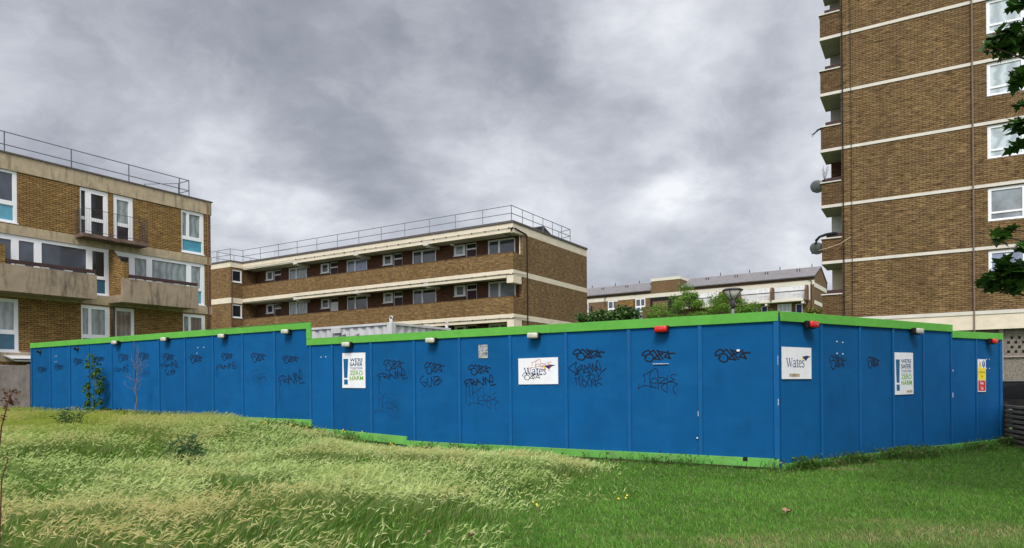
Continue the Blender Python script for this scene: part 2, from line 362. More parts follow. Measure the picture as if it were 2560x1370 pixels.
M['rim'] = mat('alloy_rim', (.40, .40, .42), .35, .05, metal=.8)
M['headlight'] = mat('headlight_glass', (.65, .67, .70), .1, .05, coat=1.0)
M['dish'] = mat('dish_grey', (.20, .205, .225), .5, .1)
M['cloth'] = mat('black_cloth', (.012, .012, .016), .9, .2)
M['bark'] = mat('bark', (.075, .058, .042), .95, .35, 9, .5, 25, .1)
M['twig'] = mat('dry_twig', (.155, .125, .115), .9, .2, 9)
M['twiggreen'] = mat('green_stem', (.09, .12, .04), .8, .2, 9)
M['dockbrown'] = mat('dock_seed_brown', (.105, .045, .025), .9, .35, 30, .3)
M['deadleaf'] = mat('dead_leaf', (.26, .175, .10), .8, .3, 30)
M['lampmetal'] = mat('lamp_grey_paint', (.17, .18, .19), .5, .1, 4)
M['lampglass'] = mat('lamp_cone_glass', (.50, .48, .43), .25, .15, 6, spec=.5)
M['postermix'] = mat('poster_photo', (.22, .22, .22), .5, .9, 14, spec=.3, dirt=((.60, .66, .68), .9, 9.0, (1, 1, 2.4)))
M['maple'] = leafmat('maple_leaf', [(.014, .036, .007), (.022, .058, .010), (.032, .080, .012), (.060, .140, .020)], .28, .25)
M['ash'] = leafmat('ash_leaf', [(.045, .105, .012), (.095, .190, .024), (.16, .29, .036), (.24, .39, .06)], .55, .3)
M['ivy'] = leafmat('dark_leaf', [(.018, .045, .011), (.038, .085, .020), (.070, .135, .032), (.12, .19, .05)], .45, .25)
M['yellowleaf'] = leafmat('yellow_green_leaf', [(.15, .17, .03), (.22, .22, .05), (.12, .16, .04)], .6, .3)
M['sapling'] = leafmat('sapling_leaf', [(.016, .050, .010), (.030, .085, .015), (.060, .14, .022), (.15, .23, .04)], .45, .3)
M['weed'] = leafmat('weed_leaf', [(.018, .050, .016), (.035, .085, .024), (.055, .12, .034)], .6, .25)
M['grass'] = leafmat('grass_blade', None, .6, .45, attr=True)
M['yflower'] = mat('yellow_petal', (.70, .50, .02), .6, .1)

# ------------------------------------------------------------------ ground
TH = math.radians(58.5)
LV = np.array([-math.sin(TH), math.cos(TH)]); RV = np.array([math.cos(TH), math.sin(TH)])
CORNER = np.array([4.1528, 10.6])
RA = -math.radians(31.5)            # rotation of everything that faces the camera like the long hoarding
RB = math.radians(35)               # short return of the hoarding
BV = np.array([math.cos(RB), math.sin(RB)]); BN = np.array([-math.sin(RB), math.cos(RB)])
def sst(a, b, x):
    t = np.clip((x-a)/(b-a), 0, 1); return t*t*(3-2*t)
def vnoise(x, y, seed=0):
    x = np.asarray(x, float); y = np.asarray(y, float)
    xi = np.floor(x).astype(np.int64); yi = np.floor(y).astype(np.int64); fx = x-xi; fy = y-yi
    def h(a, b):
        n = (a*374761393+b*668265263+seed*974711) & 0x7fffffff
        n = ((n ^ (n >> 13))*1274126177) & 0x7fffffff
        return ((n ^ (n >> 16)) & 0xffff)/65535.0
    fx = fx*fx*(3-2*fx); fy = fy*fy*(3-2*fy)
    return (h(xi, yi)*(1-fx)+h(xi+1, yi)*fx)*(1-fy)+(h(xi, yi+1)*(1-fx)+h(xi+1, yi+1)*fx)*fy
def fbm(x, y, seed=0, o=4):
    s = 0; a = .5
    for i in range(o): s = s+a*vnoise(x*2**i, y*2**i, seed+i); a *= .5
    return s/(1-.5**o)
def gz(x, y):
    x = np.asarray(x, float); y = np.asarray(y, float)
    t = (x-CORNER[0])*LV[0]+(y-CORNER[1])*LV[1]
    z = .02*sst(1, 7, t)+.38*sst(6.8, 11.4, t)+.04*sst(11, 24, t)+.028*np.clip(t, -5, 0)
    near = np.exp(-((x-2)**2+(y-10)**2)/500)
    return z+(fbm(x*.55, y*.55, 3)-.5)*.07*near
xs = np.unique(np.concatenate([np.array([-900, -400, -200, -120, -70, -45, -32]), np.arange(-26, 24, .45), np.array([28, 36, 50, 80, 130, 220, 450, 900])]))
ys = np.unique(np.concatenate([np.array([-400, -150, -60, -25, -10, -4]), np.arange(0, 28, .45), np.array([32, 40, 55, 80, 120, 200, 350, 700, 1500])]))
gx, gy = np.meshgrid(xs, ys); gzv = gz(gx, gy)
nv = len(xs); vs = np.stack([gx.ravel(), gy.ravel(), gzv.ravel()], 1)
fs = [(j*nv+i, j*nv+i+1, (j+1)*nv+i+1, (j+1)*nv+i) for j in range(len(ys)-1) for i in range(nv-1)]
gm = bpy.data.materials.new('ground_soil_turf'); gm.use_nodes = True; t = NT(gm.node_tree); b = t.n['Principled BSDF']
oc = t.new('ShaderNodeTexCoord').outputs['Object']
c = t.mix(t.maprange(t.noise(oc, .9, 5, .6), .35, .65, 0, 1), (.050, .100, .018), (.085, .140, .030))
c = t.mix(t.maprange(t.noise(oc, 9, 6, .7), .5, .75, 0, .8), c, (.135, .105, .055))
t.put(b.inputs['Base Color'], c); b.inputs['Roughness'].default_value = .95; b.inputs['Specular IOR Level'].default_value = .1
bn = t.new('ShaderNodeBump'); bn.inputs['Strength'].default_value = .7; bn.inputs['Distance'].default_value = .05
t.put(bn.inputs['Height'], t.noise(oc, 14, 6, .7)); t.l.new(bn.outputs[0], b.inputs['Normal'])
me = bpy.data.meshes.new('ground'); me.from_pydata(vs.tolist(), [], fs); me.materials.append(gm)
me.polygons.foreach_set('use_smooth', np.ones(len(me.polygons), dtype=bool))
go = bpy.data.objects.new('ground', me); COL.objects.link(go); tag(go, kind='structure')

# ------------------------------------------------------------------ window and door builders
FRONT = lambda u, z, d: (u, d, z)
def window(root, fr, u0, u1, z0, z1, cells, d=.08, sill=True, name='window', fmat='upvc', proud=.05):
    """frame plate with glazed cells; cells = (u0,u1,z0,z1,material)"""
    f = MB(); holes = [c_[:4] for c_ in cells]
    f.plate(fr, u0, u1, z0, z1, holes, d-proud, proud-.004, rim=proud)
    if sill: f.box(u0-.03, u1+.03, d-proud-.06, d-proud-.002, z0-.035, z0+.012, fr)
    fo = f.build(name, M[fmat], root)
    by = {}
    for c_ in cells: by.setdefault(c_[4], []).append(c_)
    for k, cs in by.items():
        p = MB()
        for a, b_, c0, c1 in [q[:4] for q in cs]: p.box(a-.012, b_+.012, d-.012, d+.006, c0-.012, c1+.012, fr)
        p.build('spandrel_panel' if k.startswith('spandrel') else 'pane', M[k], fo)
    return fo
def railing(root, pts, h, mid, post_every, r=.024, posts=None, lean=0, name='roof_railing'):
    m = MB()
    for hh in (h, mid): m.tube([(p[0], p[1], p[2]+hh) for p in pts], r, 6)
    for a, b_ in zip(pts, pts[1:]):
        a, b_ = Vector(a), Vector(b_); n = max(1, round((b_-a).length/post_every))
        for k in range(n+1):
            p = a.lerp(b_, k/n); m.tube([p, (p.x+lean, p.y, p.z+h+.02)], r, 6)
    return m.build(name, M['galv'], root)

# ------------------------------------------------------------------ site hoarding
hoard = thing('site_hoarding', 'tall blue plywood hoarding with lime green top and base boards round the building site', 'hoarding', (CORNER[0], CORNER[1], 0), 0)
ca, sa = math.cos(RA), math.sin(RA); cb_, sb_ = math.cos(RB), math.sin(RB)
FA = lambda u, z, d: (u*ca-d*sa, u*sa+d*ca, z)
FB = lambda u, z, d: (u*cb_-d*sb_, u*sb_+d*cb_, z)
def wA(u, z, d=0): p = FA(u, z, d); return (CORNER[0]+p[0], CORNER[1]+p[1], z+E)
def wB(u, z, d=0): p = FB(u, z, d); return (CORNER[0]+p[0], CORNER[1]+p[1], z+E)
UA = [0, -1.235, -2.475, -3.70, -4.90, -6.105, -7.28, -8.49, -9.69, -10.40, -11.65, -12.86, -14.06, -15.28, -16.49, -17.72, -18.93, -20.22, -21.35, -22.60, -23.87]
UB = [0.03, 1.141, 2.339, 3.499, 4.681, 5.87, 7.068, 8.39]
panels = {}
def zlow(u):
    p = FA(u, 0, 0); return float(gz(CORNER[0]+p[0], CORNER[1]+p[1]))-E
for i in range(len(UA)-1):
    u1, u0 = UA[i], UA[i+1]; sec2 = u0 > -10.45
    top = .99 if sec2 else 1.40; bot = -1.34 if u0 > -7.4 else zlow((u0+u1)/2)-.02
    p = MB(); jit = random.uniform(-.002, .002)
    p.box(u0+.002, u1-.002, jit, .018+jit, bot, top, FA); panels['A', i] = p.build('panel', M['blue'], hoard)
    bt_ = MB(); bt_.box(u0-.032, u0+.032, -.024, -.004, bot+.0, top-.02, FA); bt_.build('batten', M['blue2'], hoard, bevel=.003)
for i in range(len(UB)-1):
    u0, u1 = UB[i], UB[i+1]; top = .99 if u1 < 5.9 else .90; bot = -1.38-.02*u0
    p = MB(); jit = random.uniform(-.002, .002)
    p.box(u0+.002, u1-.002, jit, .018+jit, bot, top, FB); panels['B', i] = p.build('panel', M['blue'], hoard)
    bt_ = MB(); bt_.box(u1-.03, u1+.03, -.024, -.004, bot, top-.02, FB); bt_.build('batten', M['blue2'], hoard, bevel=.003)
for fr_, a, b_ in ((FA, -.085, -.006), (FB, 8.28, 8.40)):
    c_ = MB(); c_.box(a, b_, -.030, -.005, -1.36, .93 if fr_ is FA else .82, fr_); c_.build('corner_batten', M['blue2'], hoard, bevel=.003)
def board(name, fr, u0, u1, z0, z1, zz0=None, zz1=None, m='green', y0=-.040, y1=-.003):
    q = MB(); zz0 = z0 if zz0 is None else zz0; zz1 = z1 if zz1 is None else zz1
    pts = [fr(a, z, d) for (a, zl, zh) in ((u0, z0, z1), (u1, zz0, zz1)) for d in (y0, y1) for z in (zl, zh)]
    b0 = len(q.v); q.v += [(x, y, z+E) for x, y, z in pts]
    for f in ((0, 1, 3, 2), (4, 6, 7, 5), (0, 4, 5, 1), (2, 3, 7, 6), (0, 2, 6, 4), (1, 5, 7, 3)): q.f.append(f)
    return q.build(name, M[m], hoard, bevel=.004)
for u0, u1, za, zb in ((-4.0, -.012, .905, 1.055), (-7.9, -4.003, .906, 1.056), (-10.50, -7.903, .905, 1.054)): board('top_board', FA, u0, u1, za, zb)
for u0, u1 in ((-14.3, -10.505), (-18.9, -14.303), (-23.9, -18.903)): board('top_board', FA, u0, u1, 1.295, 1.44+(.015 if u0 < -18 else 0))
board('step_board', FA, -10.502, -10.36, 1.058, 1.4405, y0=-.043)
cp = MB(); cp.box(-10.40, 0.0, -.03, .06, 1.058, 1.064, FA); cp.box(-23.9, -10.50, -.03, .06, 1.457, 1.463, FA); cp.build('capping', M['greenlow'], hoard)
board('top_board', FB, .012, 5.895, .905, 1.057, .938, 1.084); board('top_board', FB, 5.898, 7.98, .822, .965, .838, .982, y0=-.036); board('top_board', FB, 7.983, 8.41, .838, .982, .843, .987)
for u0, u1 in ((-2.9, -.012), (-5.5, -2.903), (-7.48, -5.503)): board('base_board', FA, u0, u1, -1.372+.004*(-u0), -1.232+.002*(-u0), -1.374+.004*(-u1), -1.231, m='greenlow', y0=-.046)
board('base_board', FA, -10.3, -7.484, -1.175, -1.018, -1.312, -1.134, m='greenlow', y0=-.044)
board('base_board', FA, -13.9, -10.36, -.975, -.812, -.997, -.836, m='greenlow', y0=-.046)
board('base_board', FA, -17.6, -13.903, -.97, -.83, m='greenlow', y0=-.046)
board('base_board', FB, .015, 3.4, -1.433, -1.312, -1.45, -1.322, m='greenlow'); board('base_board', FB, 3.403, 8.35, -1.45, -1.322, -1.51, -1.378, m='greenlow')
hs = MB()
for u, z in ((-.52, -1.236), (-13.0, -.86)): hs.box(u-.035, u+.035, -.052, -.048, z-.05, z+.015, FA)
hs.build('notch_shade', M['recess_shade'], hoard)  # flat dark pieces on the boards: shade of the notches put into colour
sc_ = MB()
for fr_, u, z in ((FA, -10.05, .62), (FA, -9.9, .625), (FA, -14.7, 1.0), (FA, -14.45, 1.0), (FA, -14.75, .85), (FB, 1.62, .63), (FB, 1.8, .62), (FB, 1.62, .43), (FB, 1.8, .425), (FB, 7.6, .40), (FB, 7.75, .40), (FB, 7.6, .2), (FB, 7.75, .2), (FA, -22.3, .98), (FA, -22.2, .98), (FA, -22.3, .8), (FA, -22.2, .8)):
    sc_.box(u-.014, u+.014, -.010, -.004, z-.008, z+.010, fr_)
for u, z, l, q in ((-1.95, .285, .09, .004), (-1.82, .283, .06, .003), (-.02, -.35, .003, .05), (-.02, .3, .002, .07), (-1.27, -.55, .003, .04), (-1.29, -.95, .012, .010), (-.62, .47, .022, .016)):
    sc_.box(u-l, u+l, -.034 if abs(u+.02) < .01 else -.028, -.004, z-q, z+q, FA)
for u, z, l, q in ((5.95, -.35, .012, .05), (5.97, .15, .008, .02)): sc_.box(u-l, u+l, -.008, -.003, z-q, z+q, FB)
sc_.build('paint_scrape', M['white_sign'], hoard)
sw = MB()
for u in UA[1:]:
    for k in range(9):
        z = -1.15+.26*k
        if zlow(u)+.1 < z < (.88 if u > -10.45 else 1.28): sw.box(u-.0055, u+.0055, -.0265, -.0242, z-.0055, z+.0055, FA)
for u in UB[1:-1]:
    for k in range(8): z = -1.15+.26*k; sw.box(u-.0055, u+.0055, -.0265, -.0242, z-.0055, z+.0055, FB)
sw.build('screw_heads', M['darkmetal'], hoard)

# ------------------------------------------------------------------ graffiti: pen strokes traced as ribbons lying on the panels
GLY = {
 'saft': ((180, 850, 180, 430), [
   [(335, 240), (325, 200), (295, 185), (240, 205), (195, 250), (190, 285), (225, 300), (290, 280), (355, 265), (400, 290), (420, 340), (410, 400), (375, 428), (320, 425), (270, 395), (250, 355), (265, 330), (295, 325)],
   [(335, 240), (370, 212), (405, 190), (440, 232), (510, 318), (575, 400)], [(575, 400), (510, 380), (440, 372), (470, 330), (510, 295), (550, 275), (612, 265)],
   [(625, 395), (585, 335), (530, 262), (475, 182)], [(475, 182), (490, 203), (560, 225), (640, 237), (695, 235), (710, 202)],
   [(710, 202), (706, 245), (728, 305), (770, 385)], [(770, 385), (710, 352), (640, 337), (680, 290), (760, 264), (815, 264), (850, 276)]]),
 'jerk': ((130, 920, 550, 1085), [
   [(165, 865), (148, 925), (138, 988)], [(138, 988), (200, 925), (260, 908), (340, 915), (405, 950)], [(405, 950), (382, 850), (385, 730), (408, 650), (435, 600)],
   [(268, 850), (285, 790), (275, 720), (255, 675)], [(262, 690), (340, 655), (430, 602), (515, 550)], [(515, 550), (545, 600), (555, 690), (548, 800), (535, 1000)],
   [(395, 842), (455, 858), (525, 848), (533, 790), (485, 753), (425, 772), (388, 840), (402, 905), (450, 945), (510, 956)],
   [(555, 742), (640, 746), (712, 768)], [(712, 768), (630, 815), (558, 866)], [(558, 866), (640, 858), (720, 866)], [(710, 866), (640, 882), (600, 930), (620, 990), (710, 1052)],
   [(740, 690), (728, 790), (710, 910), (716, 1012)], [(915, 690), (850, 684), (798, 712), (800, 745), (872, 792)], [(872, 792), (800, 815), (730, 836)], [(730, 836), (830, 840), (920, 878)], [(920, 878), (850, 920), (820, 985), (840, 1045), (870, 1085)]]),
 'frame': ((185, 730, 305, 540), [
   [(232, 540), (224, 495), (185, 432)], [(185, 432), (240, 398), (302, 384)], [(205, 475), (262, 448)], [(312, 495), (300, 440), (290, 388)], [(290, 388), (340, 405), (372, 438), (305, 458)], [(305, 458), (350, 480), (402, 495)],
   [(400, 518), (408, 450), (412, 382)], [(412, 382), (460, 440), (512, 495)], [(385, 455), (470, 430)], [(518, 510), (520, 430), (520, 345)], [(520, 345), (545, 420), (565, 500)], [(565, 500), (560, 420), (562, 345)], [(562, 345), (590, 405), (630, 445)],
   [(622, 405), (655, 432), (686, 445), (690, 395), (672, 325), (655, 305), (640, 345), (630, 430), (640, 506)], [(640, 506), (690, 498), (732, 480)]]),
 'gub': ((970, 1350, 425, 640), [
   [(1048, 430), (1010, 448), (972, 515), (1010, 590), (1060, 632), (1080, 555)], [(1080, 555), (1022, 548)], [(1105, 480), (1104, 570), (1120, 622), (1165, 625), (1170, 540), (1172, 458)], [(1172, 458), (1200, 540), (1226, 612)],
   [(1226, 612), (1235, 540), (1218, 450)], [(1218, 450), (1295, 446), (1312, 478), (1235, 545)], [(1235, 545), (1335, 500), (1348, 528), (1290, 590), (1248, 612)]]),
 'scrawl': ((245, 1160, 480, 920), [
   [(405, 700), (415, 610), (455, 515)], [(455, 515), (350, 580), (252, 655), (262, 702), (370, 765), (480, 820)], [(480, 820), (380, 836), (430, 790), (470, 720)], [(520, 810), (470, 750), (425, 705)], [(425, 705), (520, 630), (592, 595), (560, 670), (440, 785)], [(440, 740), (580, 700), (602, 828)],
   [(602, 828), (620, 700), (642, 600)], [(642, 600), (700, 690), (775, 802)], [(775, 802), (690, 775), (600, 762)], [(620, 720), (740, 642)], [(745, 700), (752, 540)], [(752, 540), (790, 660), (832, 772)], [(832, 772), (828, 660), (826, 545)], [(826, 545), (860, 660), (900, 772)], [(900, 772), (905, 610)], [(905, 610), (960, 690), (1020, 750), (1012, 620), (985, 520), (960, 480), (932, 560), (925, 760), (945, 920)], [(945, 920), (1010, 800), (1160, 680)]]),
 'mark': ((380, 1020, 830, 1140), [
   [(422, 1078), (405, 980), (380, 900)], [(380, 900), (425, 940), (465, 930), (505, 850)], [(505, 850), (480, 940), (500, 1050), (525, 1140)], [(540, 930), (560, 1060), (620, 1140), (680, 1020), (740, 850)], [(590, 960), (735, 1115)], [(545, 850), (578, 900), (570, 1010)], [(640, 885), (740, 840), (820, 835), (856, 890), (830, 940), (760, 995)], [(760, 995), (830, 1070), (900, 1130)], [(900, 1130), (850, 960)], [(775, 1140), (768, 1000), (720, 905)], [(820, 1012), (920, 965), (1010, 935)], [(900, 1020), (1025, 1092)]])}
def smoothline(pts, n=6):
    P = [np.array(p, float) for p in pts]
    if len(P) == 2: return P
    Q = [2*P[0]-P[1]]+P+[2*P[-1]-P[-2]]; out_ = []
    for i in range(1, len(Q)-2):
        a, b_, c_, d = Q[i-1:i+3]
        for k in range(n):
            s = k/n; out_.append(.5*((2*b_)+(-a+c_)*s+(2*a-5*b_+4*c_-d)*s*s+(-a+3*b_-3*c_+d)*s**3))
    out_.append(P[-1]); return out_
def ribbon(mb, pts, wd, fr, d, taper=True):
    n = len(pts); L_ = []; R_ = []
    for i, p in enumerate(pts):
        t_ = pts[min(i+1, n-1)]-pts[max(i-1, 0)]; q = np.hypot(*t_) or 1; nrm = np.array([-t_[1], t_[0]])/q
        ww = wd*.5*(1.12 if (i*7) % 5 < 2 else .95)
        L_.append(p+nrm*ww); R_.append(p-nrm*ww)
    for i in range(n-1):
        mb.quad([fr(*R_[i], d), fr(*R_[i+1], d), fr(*L_[i+1], d), fr(*L_[i], d)])
def scrawl(key, fr, u0, z0, u1, z1, wd, parent, d=-.006, m='ink', name='graffiti', drips=0):
    bb, strokes = GLY[key]; mb = MB(); rs = random.Random(int(abs(u0)*977))
    sh = rs.uniform(-.05, .05)
    for s in strokes:
        pts = smoothline(s); Q = []
        for p in pts:
            a = (p[0]-bb[0])/(bb[1]-bb[0]); b_ = (bb[3]-p[1])/(bb[3]-bb[2])
            Q.append(np.array([u0+(a+sh*b_)*(u1-u0), z0+b_*(z1-z0)]))
        ribbon(mb, Q, wd, fr, d); d -= .00012
    for k in range(drips):
        a = u0+(u1-u0)*(.04+.11*k); l = rs.uniform(.15, .36)
        mb.quad([fr(a-.0035, z0-l, d), fr(a+.0035, z0-l, d), fr(a+.0035, z0+.07, d), fr(a-.0035, z0+.07, d)])
    return mb.build(name, M[m], parent, recalc=False)
def pa(u):
    for i in range(len(UA)-1):
        if UA[i+1] <= u <= UA[i]: return panels['A', i]
def pb(u):
    for i in range(len(UB)-1):
        if UB[i] <= u <= UB[i+1]: return panels['B', i]
for u0, z0, u1, z1, wd in ((-.985, .294, -.424, .502, .021), (-2.256, .33, -1.668, .525, .021), (-3.542, .39, -2.917, .587, .021), (-5.882, .152, -5.335, .356, .0155), (-7.012, .184, -6.488, .431, .0155), (-8.14, .27, -7.55, .515, .0155),
        (-11.384, .508, -10.792, .694, .015), (-12.539, .554, -11.977, .797, .0165), (-13.732, .633, -13.225, .826, .0165), (-15.07, .591, -14.488, .812, .0165), (-16.324, .664, -15.775, .893, .0165), (-17.487, .714, -16.922, .951, .0165),
        (-18.597, .706, -17.998, .949, .0165), (-19.911, .736, -19.318, .904, .0165), (-21.123, .663, -20.564, .877, .0165), (-22.334, .519, -21.742, .715, .0165), (-23.451, .458, -22.829, .66, .0165)):
    scrawl('saft', FA, u0, z0, u1, z1, wd, pa((u0+u1)/2))
for u0, z0, u1, z1, wd, dr in ((-5.983, -.095, -5.235, .151, .016, 3), (-8.305, .054, -7.453, .309, .015, 1), (-11.521, -.043, -10.605, .349, .015, 1), (-13.935, .377, -13.117, .598, .013, 1), (-16.404, .464, -15.593, .69, .012, 0), (-18.841, .364, -18.025, .634, .011, 0)):
    scrawl('frame', FA, u0, z0, u1, z1, wd, pa((u0+u1)/2), drips=dr, d=-.0055)
for u0, z0, u1, z1 in ((-2.312, -.228, -1.603, .214), (-5.89, -.552, -5.173, -.091), (-8.42, -.77, -7.703, -.217), (-12.717, -.017, -11.953, .393), (-17.7, .185, -16.968, .554)):
    scrawl('jerk', FA, u0, z0, u1, z1, .009 if u0 > -4 else .006, pa((u0+u1)/2), m='ink' if u0 > -4 else 'inkthin', d=-.005)
scrawl('scrawl', FA, -3.626, .063, -2.881, .381, .010, pa(-3.2)); scrawl('mark', FA, -3.523, -.098, -2.991, .127, .010, pa(-3.2), d=-.0055)
scrawl('gub', FA, -7.112, -.082, -6.553, .153, .014, pa(-6.8)); scrawl('gub', FA, -16.235, .271, -15.744, .463, .012, pa(-16.0))
scrawl('saft', FB, 1.382, .169, 1.895, .401, .0155, pb(1.6)); scrawl('saft', FB, 2.594, .191, 3.043, .399, .0145, pb(2.8))

# ------------------------------------------------------------------ signs
def text(s, x0, x1, z0, z1, y, m, parent, name='lettering', bold=.0):
    cu = bpy.data.curves.new('t', 'FONT'); cu.body = s; cu.size = 1; cu.offset = bold; cu.extrude = 0
    o = bpy.data.objects.new('t', cu); COL.objects.link(o)
    dg = bpy.context.evaluated_depsgraph_get(); me = bpy.data.meshes.new_from_object(o.evaluated_get(dg)); bpy.data.objects.remove(o)
    co = np.array([v.co[:] for v in me.vertices]); a, b_ = co.min(0), co.max(0)
    for v in me.vertices:
        v.co = (x0+(v.co.x-a[0])/(b_[0]-a[0])*(x1-x0), y, z0+(v.co.y-a[1])/(b_[1]-a[1])*(z1-z0))
    me.name = name; me.materials.clear(); me.materials.append(m)
    q = bpy.data.objects.new(name, me); COL.objects.link(q); q.parent = parent; return q
def flat(parent, name, polys, y, m):
    mb = MB(0)
    for p in polys: mb.quad([(x, y, z) for x, z in p])
    return mb.build(name, m, parent, recalc=False)
def strokes_part(parent, name, lines, wd, y, m):
    mb = MB(0); fr = lambda u, z, d: (u, d, z)
    for l in lines:
        ww = wd
        if isinstance(l, tuple): l, ww = l
        ribbon(mb, smoothline(l, 5), ww, fr, y); y -= .0001
    return mb.build(name, m, parent, recalc=False)
def sign_board(name, label, cat, pos, rz, wdt, hgt, tilt=0.0, group=None, bow=.0):
    r = thing(name, label, cat, pos, rz, group)
    m = MB(0); m.box(0, wdt, -.012, -.002, 0, hgt); o = m.build('board', M['white_sign'], r)
    if tilt: r.rotation_euler = (0, tilt, rz)
    return r
def poster(label, pos, rz, tilt, sticker):
    W, H = .70, .785
    r = sign_board('safety_poster', label, 'poster', pos, rz, W, H, tilt, 'exclamation mark safety posters')
    y = -.0135
    flat(r, 'exclamation_mark', [[(.035, .655), (.055, .225), (.16, .225), (.185, .655)], [(.055, .19), (.055, .075), (.17, .075), (.17, .19)]], y, M['teal'])
    text("WE'RE", .235, .625, .585, .665, y, M['navy'], r, bold=.02); text('SAFER', .235, .625, .485, .570, y, M['navy'], r, bold=.02)
    text('TOGETHER', .235, .625, .420, .462, y, M['navy'], r, bold=.01)
    flat(r, 'rule', [[(.235, .395), (.625, .395), (.625, .400), (.235, .400)]], y, M['navy'])
    text('ZERO', .235, .625, .285, .375, y, M['print_green'], r, bold=.02); text('HARM', .235, .64, .175, .265, y, M['print_green'], r, bold=.02)
    if sticker: flat(r, 'sticker', [[(.43, .03), (.66, .03), (.66, .075), (.43, .075)]], y, M['concrete'])
    return r
p = poster('white exclamation mark poster scribbled over in pen, on the long side right of the step', wA(-9.365, -.095, -.006), RA, .010, False)
strokes_part(p, 'pen_scribble', [[(.23, .20), (.26, .36), (.33, .41), (.40, .40)], [(.26, .12), (.34, .26), (.40, .16)], [(.30, .33), (.42, .22), (.55, .30)], [(.20, .17), (.30, .19)]], .003, -.0145, M['inkred'])
poster('clean white exclamation mark poster with small sticker, on the short side of the hoarding', wB(3.555, -.305, -.006), RB, -.008, True)
def logo_lines(x0, z0, w_, h_):
    """the word Wates in a slender serif hand: thick and thin pen strokes"""
    S = lambda pts: [(x0+a*w_, z0+b_*h_) for a, b_ in pts]
    T, t_ = .034*w_, .017*w_
    return [(S([(.02, 1), (.105, 0)]), T), (S([(.105, 0), (.185, .95)]), t_), (S([(.155, 1), (.24, 0)]), T), (S([(.24, 0), (.305, 1)]), t_), (S([(-.02, 1), (.07, 1)]), t_), (S([(.12, 1), (.19, 1)]), t_), (S([(.26, 1), (.34, 1)]), t_),
            (S([(.36, .62), (.38, .74), (.43, .78), (.475, .72), (.48, .5)]), t_*1.3), (S([(.48, .68), (.48, .12), (.50, .01), (.525, .02)]), T), (S([(.475, .46), (.40, .40), (.355, .25), (.36, .08), (.40, .0), (.45, .05), (.48, .18)]), t_*1.4),
            (S([(.585, .95), (.585, .15), (.605, .01), (.64, .03)]), T), (S([(.54, .74), (.645, .74)]), t_*1.2),
            (S([(.68, .42), (.805, .42)]), t_), (S([(.805, .42), (.80, .66), (.75, .77), (.695, .68), (.675, .40), (.70, .10), (.75, .0), (.81, .09)]), T*.85),
            (S([(.965, .68), (.93, .77), (.875, .72), (.865, .58), (.90, .45), (.955, .33), (.965, .15), (.93, .01), (.87, .03), (.85, .12)]), T*.8)]
def flag(r, x, z, s):
    flat(r, 'emblem', [[(x, z), (x+s*.62, z+s*.10), (x+s*1.25, z+s*.03), (x+s*.80, z-s*.10), (x+s*.52, z-s*.36), (x+s*.2, z-s*.16)]], -.0138, M['logo_blue'])
    flat(r, 'emblem_tip', [[(x-.03*s, z-s*.02), (x+s*.14, z-s*.12), (x+s*.05, z-s*.30), (x-.06*s, z-s*.24)]], -.0139, M['yellow'])
r = sign_board('logo_sign', 'wide white company sign scribbled over with black and red pen on the long side', 'sign', wA(-4.712, -.048, -.006), RA, .85, .495, -.004)
strokes_part(r, 'lettering', logo_lines(.125, .185, .49, .125), .01, -.0135, M['navy']); flag(r, .565, .345, .19)
def glyph_on(r, key, x0, z0, x1, z1, wd, m, y):
    bb, st = GLY[key]
    return strokes_part(r, 'graffiti', [[(x0+(a-bb[0])/(bb[1]-bb[0])*(x1-x0), z0+(bb[3]-b_)/(bb[3]-bb[2])*(z1-z0)) for a, b_ in s] for s in st], wd, y, m)
glyph_on(r, 'saft', .085, .085, .52, .225, .010, M['ink'], -.0146); glyph_on(r, 'jerk', .21, .24, .72, .47, .006, M['inkred'], -.0150)
r = sign_board('logo_sign', 'clean white company sign beside the hoarding corner, under a red lamp', 'sign', wB(.037, .007, -.006), RB, .80, .502, .003)
strokes_part(r, 'lettering', logo_lines(.11, .19, .50, .135), .01, -.0135, M['navy']); flag(r, .545, .355, .19)
flat(r, 'sticker', [[(.19, .035), (.47, .035), (.47, .085), (.19, .085)]], -.0135, M['concrete'])
r = sign_board('warning_sign', 'tall construction site warning sign with yellow and red blocks near the short end', 'sign', wB(7.12, -.306, -.006), RB, .405, .705, .012)
y = -.0135
flat(r, 'yellow_block', [[(.02, .255), (.385, .255), (.385, .515), (.02, .515)]], y, M['yellow']); flat(r, 'red_block', [[(.02, .02), (.385, .02), (.385, .245), (.02, .245)]], y, M['red'])
flat(r, 'hazard_triangle', [[(.025, .53), (.19, .53), (.108, .68)]], y, M['yellow']); flat(r, 'hazard_mark', [[(.098, .575), (.118, .575), (.124, .645), (.092, .645)], [(.098, .548), (.118, .548), (.118, .565), (.098, .565)]], y-.0008, M['black'])
flat(r, 'mandatory_disc', [[(.295+.072*math.cos(k*PI/10), .605+.078*math.sin(k*PI/10)) for k in range(20)]], y, M['signblue'])
flat(r, 'mandatory_mark', [[(.283, .585), (.307, .585), (.314, .66), (.276, .66)], [(.283, .55), (.307, .55), (.307, .572), (.283, .572)]], y-.0008, M['white_sign'])
text('Construction', .04, .365, .405, .455, y-.0008, M['black'], r); text('Site', .16, .25, .315, .37, y-.0008, M['black'], r)
text('Keep', .12, .28, .145, .225, y-.0008, M['white_sign'], r, bold=.02); text('Out', .14, .27, .045, .12, y-.0008, M['white_sign'], r, bold=.02)
m = MB(0); m.box(0, .219, -.006, -.001, 0, .262); o = m.build('small_poster', M['postermix']); o.location = wA(-5.637, .478, -.005); o.rotation_euler = (0, 0, RA)
tag(o, 'small dark photographic sticker poster on the long side between two cream lamps', 'poster')

